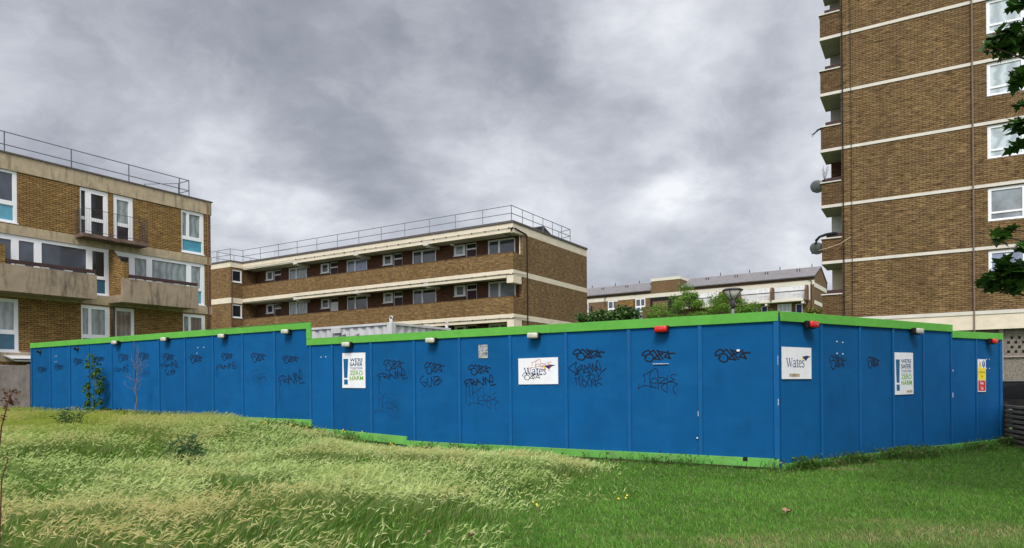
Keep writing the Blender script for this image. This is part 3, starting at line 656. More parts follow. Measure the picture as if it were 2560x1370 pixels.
# ------------------------------------------------------------------ bulkhead lamps on the hoarding
def lamp(label, pos, rz, kind, tilt=0):
    nm = {'w': 'bulkhead_lamp', 'r': 'red_bulkhead_lamp', 'd': 'lamp_bracket'}[kind]
    r = thing(nm, label, 'lamp' if kind != 'd' else 'bracket', pos, rz, {'w': 'cream bulkhead lamps along the hoarding', 'r': 'red bulkhead lamps on the hoarding', 'd': 'bare lamp brackets on the hoarding'}[kind])
    if kind == 'd':
        a = MB(0); a.lathe([(.055, -.05), (.07, -.02), (.06, .04), (.03, .06)], 12); a.build('mount', M['black'], r, True)
        b_ = MB(0); b_.tube([(0, -.02, 0), (.04, -.12, -.02), (.09, -.13, .03)], .02); b_.build('cable_stub', M['black'], r); return r
    h = MB(0); h.box(-.118, .118, -.07, -.001, -.06, .06); h.build('housing', M['black'], r, bevel=.012)
    l = MB(0); l.box(-.110, .110, -.140, -.071, -.052, .055); l.build('lens', M['lens' if kind == 'w' else 'lensred'], r, True, bevel=.028)
    r.rotation_euler = (0, tilt, rz); return r
YL = -.044
for u, z, k, lb in ((-23.274, 1.161, 'd', 'bare black lamp bracket nearest the grey fence end of the hoarding'), (-20.895, 1.175, 'd', 'bare black lamp bracket above the leafy sapling'),
    (-18.523, 1.273, 'w', 'cream bulkhead lamp on a timber packer, above the leafless sapling'), (-16.049, 1.268, 'w', 'cream bulkhead lamp above the triple stack of black tags'),
    (-13.526, 1.249, 'w', 'cream bulkhead lamp under the high green board, second left of the step'), (-11.118, 1.251, 'w', 'cream bulkhead lamp under the high green board, just left of the step'),
    (-9.121, .871, 'w', 'cream bulkhead lamp above the scribbled exclamation mark poster'), (-6.741, .866, 'w', 'cream bulkhead lamp between the scribbled poster and the small dark poster'),
    (-4.323, .861, 'w', 'cream bulkhead lamp above the scribbled wide company sign'), (-1.852, .862, 'r', 'red bulkhead lamp on the long side of the hoarding')):
    lamp(lb, wA(u, z, YL if k != 'd' else 0), RA, k, .03 if k == 'w' else -.01)
m = MB(); m.box(-18.80, -18.5, -.10, -.045, 1.27, 1.33, FA); m.build('lamp_packer', M['wood'], hoard)
for u, z, k, lb in ((.713, .87, 'r', 'red bulkhead lamp above the clean company sign at the corner'), (4.241, .888, 'w', 'cream bulkhead lamp above the clean exclamation mark poster on the short side'), (7.667, .787, 'r', 'red bulkhead lamp above the construction warning sign')):
    lamp(lb, wB(u, z, YL), RB, k, .03)

# ------------------------------------------------------------------ left block of flats
lb_ = thing('apartment_block', 'three storey amber brick flats with concrete balconies and white framed windows', 'building', (-15.0114, 34.0, 0), math.radians(58.5))
U0 = -17.0
holes = []; wins = []
def add(u0, u1, z0, z1, cells): holes.append((u0, u1, z0, z1)); wins.append((u0, u1, z0, z1, cells))
def tall(u0, k1, k2, top):   # tall window with blue panel below
    z0, z1 = top-2.04, top
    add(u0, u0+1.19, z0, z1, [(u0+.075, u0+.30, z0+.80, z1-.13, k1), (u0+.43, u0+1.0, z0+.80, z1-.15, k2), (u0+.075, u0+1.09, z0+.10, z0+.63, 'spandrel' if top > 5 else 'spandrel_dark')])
def single(u0, k, top):
    z0, z1 = top-2.06, top
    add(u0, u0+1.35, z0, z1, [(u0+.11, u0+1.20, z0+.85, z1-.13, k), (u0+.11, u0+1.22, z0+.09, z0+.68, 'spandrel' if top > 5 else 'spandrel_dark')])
tall(-1.46, 'g_net', 'g_net', 8.445); single(-9.71, 'g_sky', 8.47)
add(-6.04, -4.87, 6.385, 8.425, [(-5.975, -5.80, 7.21, 8.30, 'g_dark'), (-5.975, -5.80, 6.48, 7.07, 'g_dark'), (-5.57, -5.06, 7.21, 8.24, 'g_dark'), (-5.57, -5.06, 6.48, 7.065, 'g_dark')])
add(-4.655, -3.78, 6.385, 8.43, [(-4.49, -3.97, 7.22, 8.235, 'g_net'), (-4.49, -3.97, 6.48, 7.07, 'g_dark')])
for s, ks in ((0, ('g_dark', 'g_net', 'g_net', 'g_net')), (-4.6, ('g_sky', 'g_sky', 'g_sky', 'g_dark')), (-9.2, ('g_sky', 'g_dark', 'g_net', 'g_net'))):
    a = s
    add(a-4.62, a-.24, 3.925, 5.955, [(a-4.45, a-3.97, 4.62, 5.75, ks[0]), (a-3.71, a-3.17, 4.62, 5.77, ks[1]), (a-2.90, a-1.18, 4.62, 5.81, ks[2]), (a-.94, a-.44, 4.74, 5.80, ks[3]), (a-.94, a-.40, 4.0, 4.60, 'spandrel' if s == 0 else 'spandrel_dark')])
tall(-1.42, 'g_net', 'g_brown', 3.445); tall(-6.03, 'g_net', 'g_net', 3.445); single(-9.70, 'g_net', 3.43)
add(-4.61, -3.76, 1.25, 3.445, [(-4.55, -3.90, 1.36, 3.31, 'g_brown')])
tall(-14.6, 'g_net', 'g_dark', 8.445); tall(-14.6, 'g_net', 'g_net', 3.445)
wl = MB(); wl.plate(FRONT, U0, .105, -1.6, 9.08, holes, 0, .10)
wl.quad([(.105, 0, -1.6), (.105, 9.5, -1.6), (.105, 9.5, 9.08), (.105, 0, 9.08)]); wl.quad([(U0, 9.5, -1.6), (.105, 9.5, -1.6), (.105, 9.5, 9.08), (U0, 9.5, 9.08)]); wl.quad([(U0, 0, -1.6), (U0, 9.5, -1.6), (U0, 9.5, 9.08), (U0, 0, 9.08)])
wl.build('wall', M['brick_left'], lb_, recalc=False)
for x in wins: window(lb_, FRONT, *x[:4], x[4])
m = MB(); m.box(U0, -8.3, -.035, -.003, 8.445, 9.075); m.box(-8.295, -6.26, -.035, -.003, 8.445, 9.075); m.box(-6.255, -2.9, -.035, -.003, 8.445, 9.075); m.box(-2.895, .14, -.035, -.003, 8.445, 9.075); m.box(.106, .14, .0, 9.5, 8.445, 9.075); m.build('fascia', M['concrete'], lb_, bevel=.006)
for z0, z1 in ((5.955, 6.335), (3.5, 3.88), (.98, 1.385)):
    m = MB(); m.box(U0, .125, -.025, -.003, z0, z1); m.build('floor_band', M['concrete'], lb_)
m = MB(); m.box(U0, .19, -.075, 9.6, 9.078, 9.135); m.build('roof', M['roofdark'], lb_)
for s in (0, -4.6, -9.2):                                     # recessed-floor balconies with a brick fin
    bal = MB(); bal.box(-4.93+s, -1.37+s, -1.16, -1.04, 3.58, 4.60); bal.box(-1.49+s, -1.37+s, -1.038, -.03, 3.60, 4.60); bal.box(-4.88+s, -1.495+s, -1.038, -.03, 3.60, 3.76); bal.box(-4.93+s, -4.885+s, -1.038, -.03, 3.585, 3.9)
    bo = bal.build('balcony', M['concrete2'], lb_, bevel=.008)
    fn = MB(); fn.prism([(-.01, 3.9), (-1.06, 3.9), (-1.06, 5.31), (-.62, 5.40), (-.12, 5.86), (-.01, 5.86)], -4.875+s, -4.655+s, lambda a, p_, q: (a, p_, q)); fn.box(-4.875+s, -4.655+s, -1.161, -1.062, 4.603, 5.31)
    fn.build('fin_wall', M['brick_left'], bo)
    rl = MB(); rl.box(-4.62+s, -1.43+s, -1.175, -1.06, 4.655, 4.79); rl.build('handrail', M['railbrown'], bo)
    for k in range(4): bk = MB(); bk.box(-4.3+s+k*.85, -4.0+s+k*.85, -1.15, -1.06, 4.605, 4.652); bk.build('rail_bracket', M['upvc'], bo)
sb = MB(); sb.box(-6.26, -5.02, -.72, -.03, 6.21, 6.365); sb.box(-5.015, -4.72, -.71, -.03, 6.19, 6.355); sb.box(-4.715, -3.46, -.72, -.03, 6.21, 6.365)
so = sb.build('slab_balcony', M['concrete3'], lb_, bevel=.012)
rm = MB()
for zt in (7.40, 6.46):
    rm.tube([(-6.2, -.03, zt), (-6.2, -.68, zt), (-3.52, -.68, zt), (-3.52, -.03, zt)], .011, 5)
for k in range(40):
    x = -6.2+2.68*k/39; rm.tube([(x, -.68, 6.37), (x, -.68, 7.4)], .0045, 3, False)
for k in range(11):
    for x in (-6.2, -3.52): rm.tube([(x, -.68+.065*k, 6.37), (x, -.68+.065*k, 7.4)], .008, 3, False)
for x in (-6.2, -4.86, -3.52): rm.tube([(x, -.68, 6.3), (x, -.68, 7.4)], .012, 5)
rm.build('balcony_railing', M['darkmetal'], so)
m = MB(); m.tube([(-.10, -.07, -1), (-.10, -.07, 9.05)], .032, 8); m.build('downpipe', M['pipebrown'], lb_, True)
m = MB(); m.tube([(-4.74, -.06, -1), (-4.74, -.06, 3.45)], .045, 8); m.build('soil_pipe', M['darkmetal'], lb_, True)
railing(lb_, [(U0, .45, 9.13), (-13.5, .45, 9.13), (-11.05, .45, 9.13), (-8.6, .45, 9.13), (-6.14, .45, 9.13), (-3.7, .45, 9.13), (-1.25, .45, 9.13), (-.75, .45, 9.13)], .92, .42, 2.5, .022)
railing(lb_, [(-.75, .45, 9.13), (-.75, 1.3, 9.13), (-1.6, 2.8, 9.13)], .92, .42, 1.5, .022)
m = MB()
for x0, x1, z, dd in ((-8.9, -7.3, 1.17, .75), (-8.75, -7.1, 1.08, .65)): m.prism([(-.03, z+.03), (-dd, z-.10), (-dd, z-.06), (-.03, z+.07)], x0, x1, lambda a, p_, q: (a, p_, q))
m.box(-12, -6.5, -.09, -.032, .72, .84); m.prism([(-.70, .72), (-.75, .98), (-.80, .98), (-.75, .72)], -8.2, -7.2, lambda a, p_, q: (a, p_, q))
m.build('porch_canopy', M['whitedoor'], lb_)

# ------------------------------------------------------------------ middle block with deck access walkways
mb_ = thing('walkway_block', 'long brown brick deck access flats with cream bands and open walkways', 'building', (.1307, 41.2, 0), RA)
U0 = -25.2
LV3 = ((9.05, 6.79), (6.39, 4.13), (3.73, 1.47))             # head of openings, walkway floor
rec = MB(); hol = []; items = []
for fi, (zh, zf) in enumerate(LV3):
    for bi in range(4):
        o_ = -6.228*(3-bi)
        a = -5.385+o_; hol.append((a, a+.95, zh-.72, zh)); items.append(('w', a, a+.95, zh-.72, zh, [(a+.2, a+.72, zh-.62, zh-.11, ['g_grey', 'g_sky', 'g_dark', 'g_grey'][(bi+fi) % 4])]))
        a = -4.385+o_; hol.append((a, a+.83, zf+.02, zh)); items.append(('d', a, a+.83, zf+.02, zh, 'whitedoor' if (fi, bi) == (1, 1) else 'maroon'))
        a = -2.68+o_; k1, k2 = [('g_net', 'g_net'), ('g_blue', 'g_blue'), ('g_sky', 'g_sky'), ('g_sky', 'g_sky')][bi] if fi == 0 else [('g_net', 'g_net'), ('g_dark', 'g_dark'), ('g_sky', 'g_dark'), ('g_grey', 'g_grey')][bi]
        hol.append((a, a+2.06, zf+.55, zh)); items.append(('w', a, a+2.06, zf+.55, zh, [(a+.10, a+.76, zf+.65, zh-.10, k1), (a+.90, a+1.96, zf+.65, zh-.10, k2)]))
D1 = 1.3
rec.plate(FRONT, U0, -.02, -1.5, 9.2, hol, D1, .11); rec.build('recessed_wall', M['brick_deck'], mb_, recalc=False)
for it in items:
    fr = lambda u, z, d: (u, D1+d, z)
    if it[0] == 'w': window(mb_, fr, *it[1:5], it[5], d=.09)
    else:
        _, a, b_, z0, z1, k = it
        f = MB(); f.plate(fr, a, b_, z0, z1, [(a+.05, b_-.05, z0, z1-.42), (a+.05, b_-.05, z1-.33, z1-.05)], .04, .05, rim=.05); fo = f.build('door_frame', M['upvc'], mb_)
        d_ = MB(); d_.box(a+.045, b_-.045, .065, .10, z0, z1-.415, fr)
        for q in (0, 1):
            d_.box(a+.13+q*.31, a+.36+q*.31, .058, .0645, z0+.2, z0+.8, fr); d_.box(a+.13+q*.31, a+.36+q*.31, .058, .0645, z0+.95, z0+1.6, fr)
        d_.build('door', M[k], mb_); p = MB(); p.box(a+.045, b_-.045, .07, .085, z1-.335, z1-.045, fr); p.build('fanlight', M['g_dark'], fo)
# slabs, bands, parapets
for (z0, z1, s0) in ((9.06, 9.60, 9.06), (6.40, 6.785, 6.40), (3.74, 4.125, 3.74)):
    m = MB(); m.box(U0+.02, -.30, .06, D1-.004, z0+.06, z0+.20); m.build('walkway_soffit', M['soffit'], mb_)
m = MB(); m.box(U0, 0, 0, .14, 9.32, 9.62); m.box(-.14, 0, .142, 10.40, 9.12, 9.62); m.box(U0, -19.35, .02, .14, 9.20, 9.318); m.box(-19.34, -.20, .012, .16, 9.06, 9.318); m.box(-.30, 0, .142, D1, 9.06, 9.118)
m.build('fascia', M['cream'], mb_, bevel=.006)
for zt in (6.80, 4.125):
    m = MB(); m.box(U0, 0.012, -.012, .14, zt-.27, zt); m.box(-.14, .012, .142, 10.40, zt-.33, zt); m.box(-19.34, -.50, .015, .16, zt-.46, zt-.273); m.build('floor_band', M['cream'], mb_, bevel=.006)
    m = MB(); m.box(-.46, .008, -.006, .98, zt-.80, zt-.335); m.build('end_beam', M['cream'], mb_, bevel=.008)
for zf, zt in ((6.802, 7.83), (4.128, 5.175), (1.47, 2.51)):
    m = MB(); m.box(U0, 0, 0, .22, zf, zt); m.box(-.22, 0, .222, D1, zf, zt); m.build('parapet', M['brick_mid'], mb_)
    m = MB(); m.box(U0, .01, -.01, .23, zt+.002, zt+.05); m.build('coping', M['brick_balc'], mb_)
for zt in (9.10, 6.44, 3.78):
    for bi in range(3):
        a = -19.26+6.22*bi
        m = MB(); m.box(a, a+.32, .165, D1-.003, zt-.22, zt-.02); m.box(a-.05, a+.34, -.02, .42, zt-.13, zt+.14); m.build('bracket', M['soffit'], mb_, bevel=.008)
ew = MB(); ew.quad([(0, D1-.1, -1.5), (0, 10.39, -1.5), (0, 10.39, 9.12), (0, D1-.1, 9.12)]); ew.box(-.3, -.002, D1-.1, D1-.002, -1.5, 9.06); ew.quad([(U0, 10.39, -1.5), (0, 10.39, -1.5), (0, 10.39, 9.6), (U0, 10.39, 9.6)]); ew.build('end_wall', M['brick_end'], mb_, recalc=False)
m = MB(); m.tube([(-.22, D1-.12, 6.85), (-.22, D1-.12, 9.05)], .03, 8); m.build('white_pipe', M['upvc'], mb_)
m = MB(); m.box(U0-.05, .05, -.06, 10.45, 9.622, 9.76); m.build('roof', M['roofdark'], mb_, bevel=.01)
pp = MB(); pp.tube([(.05, 1.62, -1.4), (.05, 1.62, 9.08), (.05, 1.50, 9.16), (.03, .2, 9.31), (-.3, -.03, 9.315)], .04, 8); pp.tube([(-.3, -.03, 9.30), (-19.3, -.03, 9.30)], .012, 5); pp.tube([(-.7, .05, 9.05), (-.7, .05, 9.28)], .02, 5); pp.tube([(-.7, .1, 9.06), (-.6, 1.25, 8.98)], .02, 5)
for zt in (6.525, 3.85):
    pp.tube([(.05, 1.6, zt+.10), (.03, .1, zt+.05), (-.3, -.03, zt+.03), (-19.3, -.03, zt+.03)], .012, 5)
    for k in range(20): pp.box(-19.0+k-.03, -19.0+k+.03, -.045, -.0125, zt-.0, zt+.06)
for k in range(20): pp.box(-19.0+k-.03, -19.0+k+.03, -.045, -.001, 9.27, 9.34)
pp.build('downpipe', M['pipeblack'], mb_)
railing(mb_, [(-25.4, .22, 9.76), (-.22, .22, 9.76)], .97, .50, 2.08, .022); railing(mb_, [(-.22, .22, 9.76), (-.22, 8.15, 9.76)], .97, .50, 1.35, .022); railing(mb_, [(-.22, 8.15, 9.76), (-1.3, 8.5, 9.76)], .97, .50, 1.2, .022)
m = MB(); m.prism([(2.9, 9.76), (4.9, 10.42), (5.0, 10.42), (6.35, 9.95), (6.35, 9.76)], -1.9, -.6, lambda a, p_, q: (a, p_, q)); m.build('roof_hatch', M['darkmetal'], mb_)
lg = MB(); lg.lathe([(.13, 0), (.15, .05), (.1, .1)], 12, (-5.1, .8, 8.93)); lg.build('ceiling_light', M['upvc'], mb_)
# stair block at the far end
SIDE = lambda u, z, d: (U0-d, u, z)
stw = [(-.98, -.06, 8.07, 9.05), (-.98, -.06, 5.27, 6.33)]
m = MB(); m.plate(SIDE, -1.08, 0, -1.5, 9.22, stw, 0, .1); m.quad([(U0-8, -1.08, -1.5), (U0, -1.08, -1.5), (U0, -1.08, 9.22), (U0-8, -1.08, 9.22)]); m.box(U0-8, U0-.12, .0, 10.3, -1.5, 9.6); m.build('stair_wall', M['brick_mid'], mb_, recalc=False)
for q in stw: window(mb_, SIDE, *q, [(q[0]+.1, q[1]-.1, q[2]+.1, q[3]-.1, 'g_dark')])
m = MB(); m.box(U0-8, U0+.02, -1.10, -.005, 9.22, 9.625); m.build('stair_fascia', M['cream'], mb_); m = MB(); m.box(U0-8, U0+.02, -1.10, -.015, 6.40, 6.82); m.build('stair_band', M['cream'], mb_)
m = MB(); m.box(U0-8, U0+.06, -1.16, -.065, 9.63, 9.74); m.build('stair_roof', M['roofdark'], mb_)
m = MB(); m.tube([(U0+.05, -1.0, -1), (U0+.05, -1.0, 9.2)], .03, 6); m.build('stair_pipe', M['pipebrown'], mb_)
railing(mb_, [(U0-8, -.8, 9.74), (U0-.4, -.8, 9.74), (U0-.2, .22, 9.74)], .97, .5, 1.6, .022); railing(mb_, [(U0-2.1, -.8, 9.74), (U0-2.1, 4, 9.74)], .9, .4, 1.6, .022)
m = MB(); m.tube([(U0+1.4, 2, 9.7), (U0+1.4, 2, 10.75), (U0+3.4, 2, 10.72)], .015, 5); m.build('aerial', M['galv'], mb_)

# ------------------------------------------------------------------ tower block
tw = thing('tower_block', 'tall stock brick tower block with thin white floor bands and corner balconies', 'building', (15.018, 33.0, 0), RA)
BZ = [5.53+2.695*k for k in range(-1, 7)]                     # underside of white bands
U1, TOP = 20.0, 23.0
tholes = []; tw_w = []
for k in range(7):
    z1 = 8.19+2.70*(k-1); z0 = z1-1.44
    if z0 > TOP-2: break
    for ub in (6.60, 13.2):
        tholes.append((ub, ub+2.52, z0, z1)); zt = z0+.40
        k1 = ['g_blue', 'g_grey', 'g_white', 'g_white', 'g_white', 'g_net', 'g_grey'][k]
        tw_w.append((ub, ub+2.52, z0, z1, [(ub+.13, ub+1.20, zt, z1-.13, k1), (ub+.12, ub+1.20, z0+.09, zt-.08, 'g_grey' if k1 == 'g_blue' else k1), (ub+1.32, ub+2.40, zt, z1-.13, k1), (ub+1.32, ub+2.40, z0+.09, zt-.08, k1)]))
m = MB(); m.plate(FRONT, .885, U1, 2.90, TOP, tholes, 0, .13); m.quad([(.885, 0, -2), (.885, 14, -2), (.885, 14, TOP), (.885, 0, TOP)]); m.quad([(U1, 0, -2), (U1, 14, -2), (U1, 14, TOP), (U1, 0, TOP)]); m.quad([(.885, 14, -2), (U1, 14, -2), (U1, 14, TOP), (.885, 14, TOP)]); m.quad([(.885, 0, TOP), (U1, 0, TOP), (U1, 14, TOP), (.885, 14, TOP)])
m.build('wall', M['brick_tower'], tw, recalc=False)
for x in tw_w:
    window(tw, FRONT, *x[:4], x[4], d=.11)
for zb in BZ[1:]:
    if zb > TOP-.5: break
    m = MB(); m.box(0, U1+.03, -.03, -.003, zb, zb+.135); m.box(-.028, -.0, -.002, 2.2, zb, zb+.15); m.build('floor_band', M['towerwhite'], tw)
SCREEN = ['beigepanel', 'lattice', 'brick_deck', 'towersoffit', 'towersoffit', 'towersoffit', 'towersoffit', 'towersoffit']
for k, zb in enumerate(BZ):
    if zb > TOP-3: break
    zc = zb+1.20
    b_ = MB()
    if k == 0: b_.box(0, .883, 0, .2, -1.8, zc); b_.box(0, .2, .202, 2.2, -1.8, zc)
    else: b_.box(0, .883, 0, .2, zb+.12, zc); b_.box(0, .2, .202, 2.2, zb+.12, zc)
    bo = b_.build('balcony', M['brick_balc'], tw)
    if k > 0:
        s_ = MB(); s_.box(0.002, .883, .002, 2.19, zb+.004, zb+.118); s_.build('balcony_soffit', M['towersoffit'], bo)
    c_ = MB(); c_.box(-.05, .875, -.05, .24, zc+.002, zc+.055); c_.box(-.05, .24, .242, 2.25, zc+.002, zc+.055); c_.build('coping', M['towerwhite'], bo)
    rl = MB(); rl.box(.20, .87, .06, .12, zc+.06, zc+.24); rl.box(.20, .26, .122, 2.2, zc+.06, zc+.24); rl.build('balcony_rail', M['railbrown'], bo)
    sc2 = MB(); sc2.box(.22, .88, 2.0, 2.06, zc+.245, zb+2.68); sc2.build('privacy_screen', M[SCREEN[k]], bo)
m = MB(); m.box(.89, U1, -.05, -.002, 2.08, 2.735); m.build('beam', M['cream'], tw); m = MB(); m.box(.89, U1, -.085, -.002, 2.737, 2.895); m.build('beam_ledge', M['towerwhite'], tw)
m = MB(); m.box(.9, U1, .30, .40, -2, 2.079); m.build('base_panel', M['pebble'], tw)
for k in range(16): m = MB(); m.box(1.2+k*1.15, 1.36+k*1.15, .16, .298, -2, 2.078); m.build('base_post', M['postgrey'], tw)
m = MB(); m.box(.9, U1, .22, .297, .86, .92); m.build('base_rail', M['postgrey'], tw)
m = MB()
for k in range(16):
    for i in range(3):
        for j in range(4):
            m.lathe([(.05, -.004), (.05, .004)], 8, (0, 0, 0)) if False else m.box(1.5+k*1.15+i*.26+(j % 2)*.12, 1.6+k*1.15+i*.26+(j % 2)*.12, .285, .299, 1.05+j*.2, 1.16+j*.2)
m.build('vent_hole_shade', M['recess_shade'], tw)  # dark blocks on the panel, the holes' shade painted as colour
for u, r_, k in ((.965, .028, 'pipeblack'), (1.325, .014, 'pipeblack'), (6.07, .0302, 'pipepink')):
    m = MB(); m.tube([(u, -.115, 1.9 if r_ > .03 else 3.0), (u+.01, -.115, 12), (u, -.115, TOP)], r_, 6); m.build('cable' if r_ < .03 else 'downpipe', M[k], tw)
m = MB(); m.box(6.02+1.2, 6.02+1.42, .055, .075, 5.08, 5.30); m.build('fan_vent', M['upvc'], tw)
def tow(u, z, d): return (15.018+u*ca-d*sa, 33.0+u*sa+d*ca, z+E)
for z, lb2, dx in ((6.33, 'grey satellite dish with a long cable on the lower tower balcony', -.28), (9.33, 'grey satellite dish on the higher tower balcony under the potted plant', -.22)):
    r = thing('satellite_dish', lb2, 'satellite dish', tow(-.02, z, .1), RA-.5, 'satellite dishes on the tower balconies')
    d_ = MB(0); d_.lathe([(.325, .0), (.316, .010), (.25, .027), (.14, .044), (.05, .050), (.01, .051)], 24); do = d_.build('reflector', M['dish'], r, True); do.rotation_euler = (math.radians(122), 0, math.radians(24)); do.location = (dx, .02, .05)
    a_ = MB(0); a_.tube([(.02, 0, -.12), (-.16, -.08, -.10), (dx, -.04, 0)], .02, 6); a_.tube([(dx, -.03, -.1), (dx+.05, -.34, -.22)], .012, 5); a_.box(dx+.01, dx+.09, -.40, -.32, -.26, -.18); a_.build('arm', M['darkmetal'], r)
    if z < 7: a_ = MB(0); a_.tube([(-.1, -.1, -.1), (.3, -.25, -.06), (.85, -.30, .08), (1.3, -.30, .35)], .012, 5); ao = a_.build('cable', M['beigepanel'], r); ao.rotation_euler = (0, 0, .5)
m = MB(0); rr = random.Random(3)
pts = [(-.32, -.02, -.28), (-.3, -.03, -.1), (-.15, -.05, .06), (.15, -.03, .14), (.45, 0, .16), (.65, .0, .14)]
m.tube(pts, [.05, .07, .06, .07, .08, .05], 7); o = m.build('black_cloth', M['cloth'], None, True); o.location = tow(.05, 6.82, .05); o.rotation_euler = (0, 0, RA); tag(o, 'black cloth hung over the balcony ledge above the lower dish', 'cloth')
m = MB(0); m.tube([(.1, 0, .05), (-.12, -.02, .0), (-.25, -.03, -.12), (-.42, -.05, -.2)], [.03, .05, .03, .015], 5); m.tube([(-.2, 0, -.06), (-.4, -.02, -.30)], [.02, .01], 5); o = m.build('torn_rag', M['cloth'], None); o.location = tow(0, 12.05, .0); o.rotation_euler = (0, 0, RA); tag(o, 'tattered dark rag fluttering off a high balcony corner of the tower', 'rag')
r = thing('potted_plant', 'dark pot of thin twigs on the tower balcony ledge above the higher dish', 'plant', tow(.12, 9.46, .3), 0)
m = MB(0); m.lathe([(.09, 0), (.13, .2), (.12, .2)], 12); m.build('pot', M['black'], r)
m = MB(0)
for k in range(9): m.tube([(0, 0, .18), (rr.uniform(-.1, .1), rr.uniform(-.1, .1), .5), (rr.uniform(-.22, .25), rr.uniform(-.2, .2), rr.uniform(.6, 1.0))], .007, 4)
m.build('twigs', M['twig'], r)

# ------------------------------------------------------------------ far terrace behind
AF = math.atan((1280+1200)/1709); RF = -(PI/2-AF)
fx, fy = (2035-1280)/1709*91-.1, 91.0
fb = thing('terrace_block', 'distant brick terrace of maisonettes with grey slate roof and white upper balconies', 'building', (fx, fy, 0), RF)
m = MB(); UF = -44
fh = [(-7.1, -5.65, 10.82, 12.68), (-2.62, -1.42, 10.82, 12.62), (-4.4, -2.7, 9.1, 10.2), (-2.05, -1.33, 8.4, 10.15), (-7.0, -5.4, 8.9, 10.1), (-8.4, -7.6, 8.4, 10.1)]
m.plate(FRONT, UF, 0, -2, 13.72, [], 0, .1); m.build('wall', M['brick_far'], fb, recalc=False)
gb = MB(); gb.prism([(0.002, -2), (0.002, 13.72), (4.3, 15.45), (8.6, 13.72), (8.6, -2)], -.02, .25, lambda a, p_, q: (a, p_, q)); gb.build('gable_wall', M['brick_far'], fb)
for (z0, z1) in ((12.62, 13.22),): m = MB(); m.box(UF, .26, -.05, -.003, z0, z1); m.box(.252, .30, -.05, 8.6, z0-.35, z1-.35); m.build('upper_band', M['render'], fb)
m = MB(); m.box(.252, .30, -.05, 8.6, 10.0, 10.5); m.build('lower_band', M['render'], fb)
m = MB(); m.box(-17.9, -.26, -.035, -.003, 10.6, 12.615); m.build('render_panel', M['whitewall'], fb)
for a, b_ in ((UF, -22.85), (-18.2, .35)):
    rf = MB(); rf.prism([(-.25, 13.66), (4.3, 15.46), (8.9, 13.66), (8.9, 13.76), (4.3, 15.60), (-.25, 13.78)], a, b_, lambda q, p_, z: (q, p_, z)); ro = rf.build('roof', M['slate'], fb)
    g = MB(); g.box(a, b_, -.37, -.25, 13.56, 13.68); g.build('gutter', M['darkmetal'], ro)
    v = MB(); x = a+3
    while x < b_-1:
        for dx in (0, .35): v.tube([(x+dx, 2.6, 14.7), (x+dx, 2.6, 15.25)], .07, 6)
        v.tube([(x+1.6, 4.3, 15.5), (x+1.6, 4.3, 16.05)], .06, 6); x += 4.25
    v.build('roof_vent', M['darkmetal'], ro)
st = MB(); st.box(-22.8, -18.25, -.08, 6.5, 12.62+.61, 15.05); st.build('stair_tower', M['brick_far'], fb); st = MB(); st.box(-22.85, -18.2, -.13, 6.6, 15.053, 15.48); st.build('tower_cap', M['render'], fb)
ae = MB(); ae.tube([(-20.6, 2, 15.4), (-20.6, 2, 16.3), (-19.4, 2, 16.2)], .03, 5); ae.build('aerial', M['galv'], fb)
def fwin(u0, u1, z0, z1, kind='g_sky', low=False):
    w2 = (u1-u0); c_ = [(u0+.12, u0+w2*.48, z0+(.95 if low else .12), z1-.12, kind), (u0+w2*.56, u1-.12, z0+(.95 if low else .12), z1-.12, kind)]
    if low: c_ += [(u0+.12, u0+w2*.48, z0+.12, z0+.7, 'spandrel_dark'), (u0+w2*.56, u1-.12, z0+.12, z0+.7, 'spandrel_dark')]
    window(fb, FRONT, u0, u1, z0, z1, c_, d=.0, proud=.07, sill=False)
for u0, u1 in ((-7.15, -5.6), (-2.65, -1.35), (-13.4, -12.0)): fwin(u0, u1, 10.8, 12.6, 'g_sky', True)
for u0, u1 in ((-35.6, -33.6), (-30.1, -28.4), (-25.4, -23.8)): fwin(u0, u1, 10.55, 12.6, 'g_sky', True)
for u0, u1, z0, z1 in ((-4.45, -2.65, 9.2, 10.25), (-8.3, -7.1, 9.0, 10.1)): window(fb, FRONT, u0, u1, z0, z1, [(u0+.1, u0+.6, z0+.1, z1-.1, 'g_white'), (u0+.7, u1-.1, z0+.1, z1-.1, 'g_white')], d=.0, proud=.07)
for u0 in (-2.1, -6.6):
    f = MB(); f.box(u0, u0+.85, -.07, -.003, 8.2, 10.15); fo = f.build('door_frame', M['upvc'], fb); f = MB(); f.box(u0+.1, u0+.75, -.08, -.071, 8.2, 10.05); f.build('door', M['logo_blue'], fo)
m = MB(); m.box(-23, -17.95, -.03, -.0035, 9.0, 12.61); m.build('porch_shade', M['recess_shade'], fb); m = MB(); m.box(-22.6, -20.2, -.06, -.031, 9.0, 12.0); m.build('porch_wall', M['brick_far'], fb)  # porch depth is a flat dark slab, its shade put into the colour
m = MB(); m.box(-17.9, -.85, -1.55, -.06, 10.42, 10.72); m.box(-10.3, -.9, -1.6, -1.552, 10.40, 10.66)
for u in (-10.3, -5.6, -.95): m.box(u-.15, u+.15, -1.5, -.06, 10.05, 10.415)
m.build('balcony_slab', M['render'], fb)
for a, b_ in ((-9.35, -5.05), (-4.85, -.6), (-17.7, -13.0)):
    m = MB(); m.box(a, b_, -1.56, -1.48, 11.68, 11.80)
    for k in range(int((b_-a)/.105)): m.box(a+.05+k*.105, a+.07+k*.105, -1.53, -1.51, 10.73, 11.69)
    m.build('balcony_railing', M['darkmetal'], fb)
for u in (-17.8, -12.0, -9.45, -4.95, -.55):
    m = MB(); m.prism([(-.06, 10.45), (-1.6, 10.45), (-1.6, 11.9), (-1.2, 12.5), (-.06, 12.5)], u-.12, u+.12, lambda a, p_, q: (a, p_, q)); m.build('party_fin', M['brick_far'], fb)
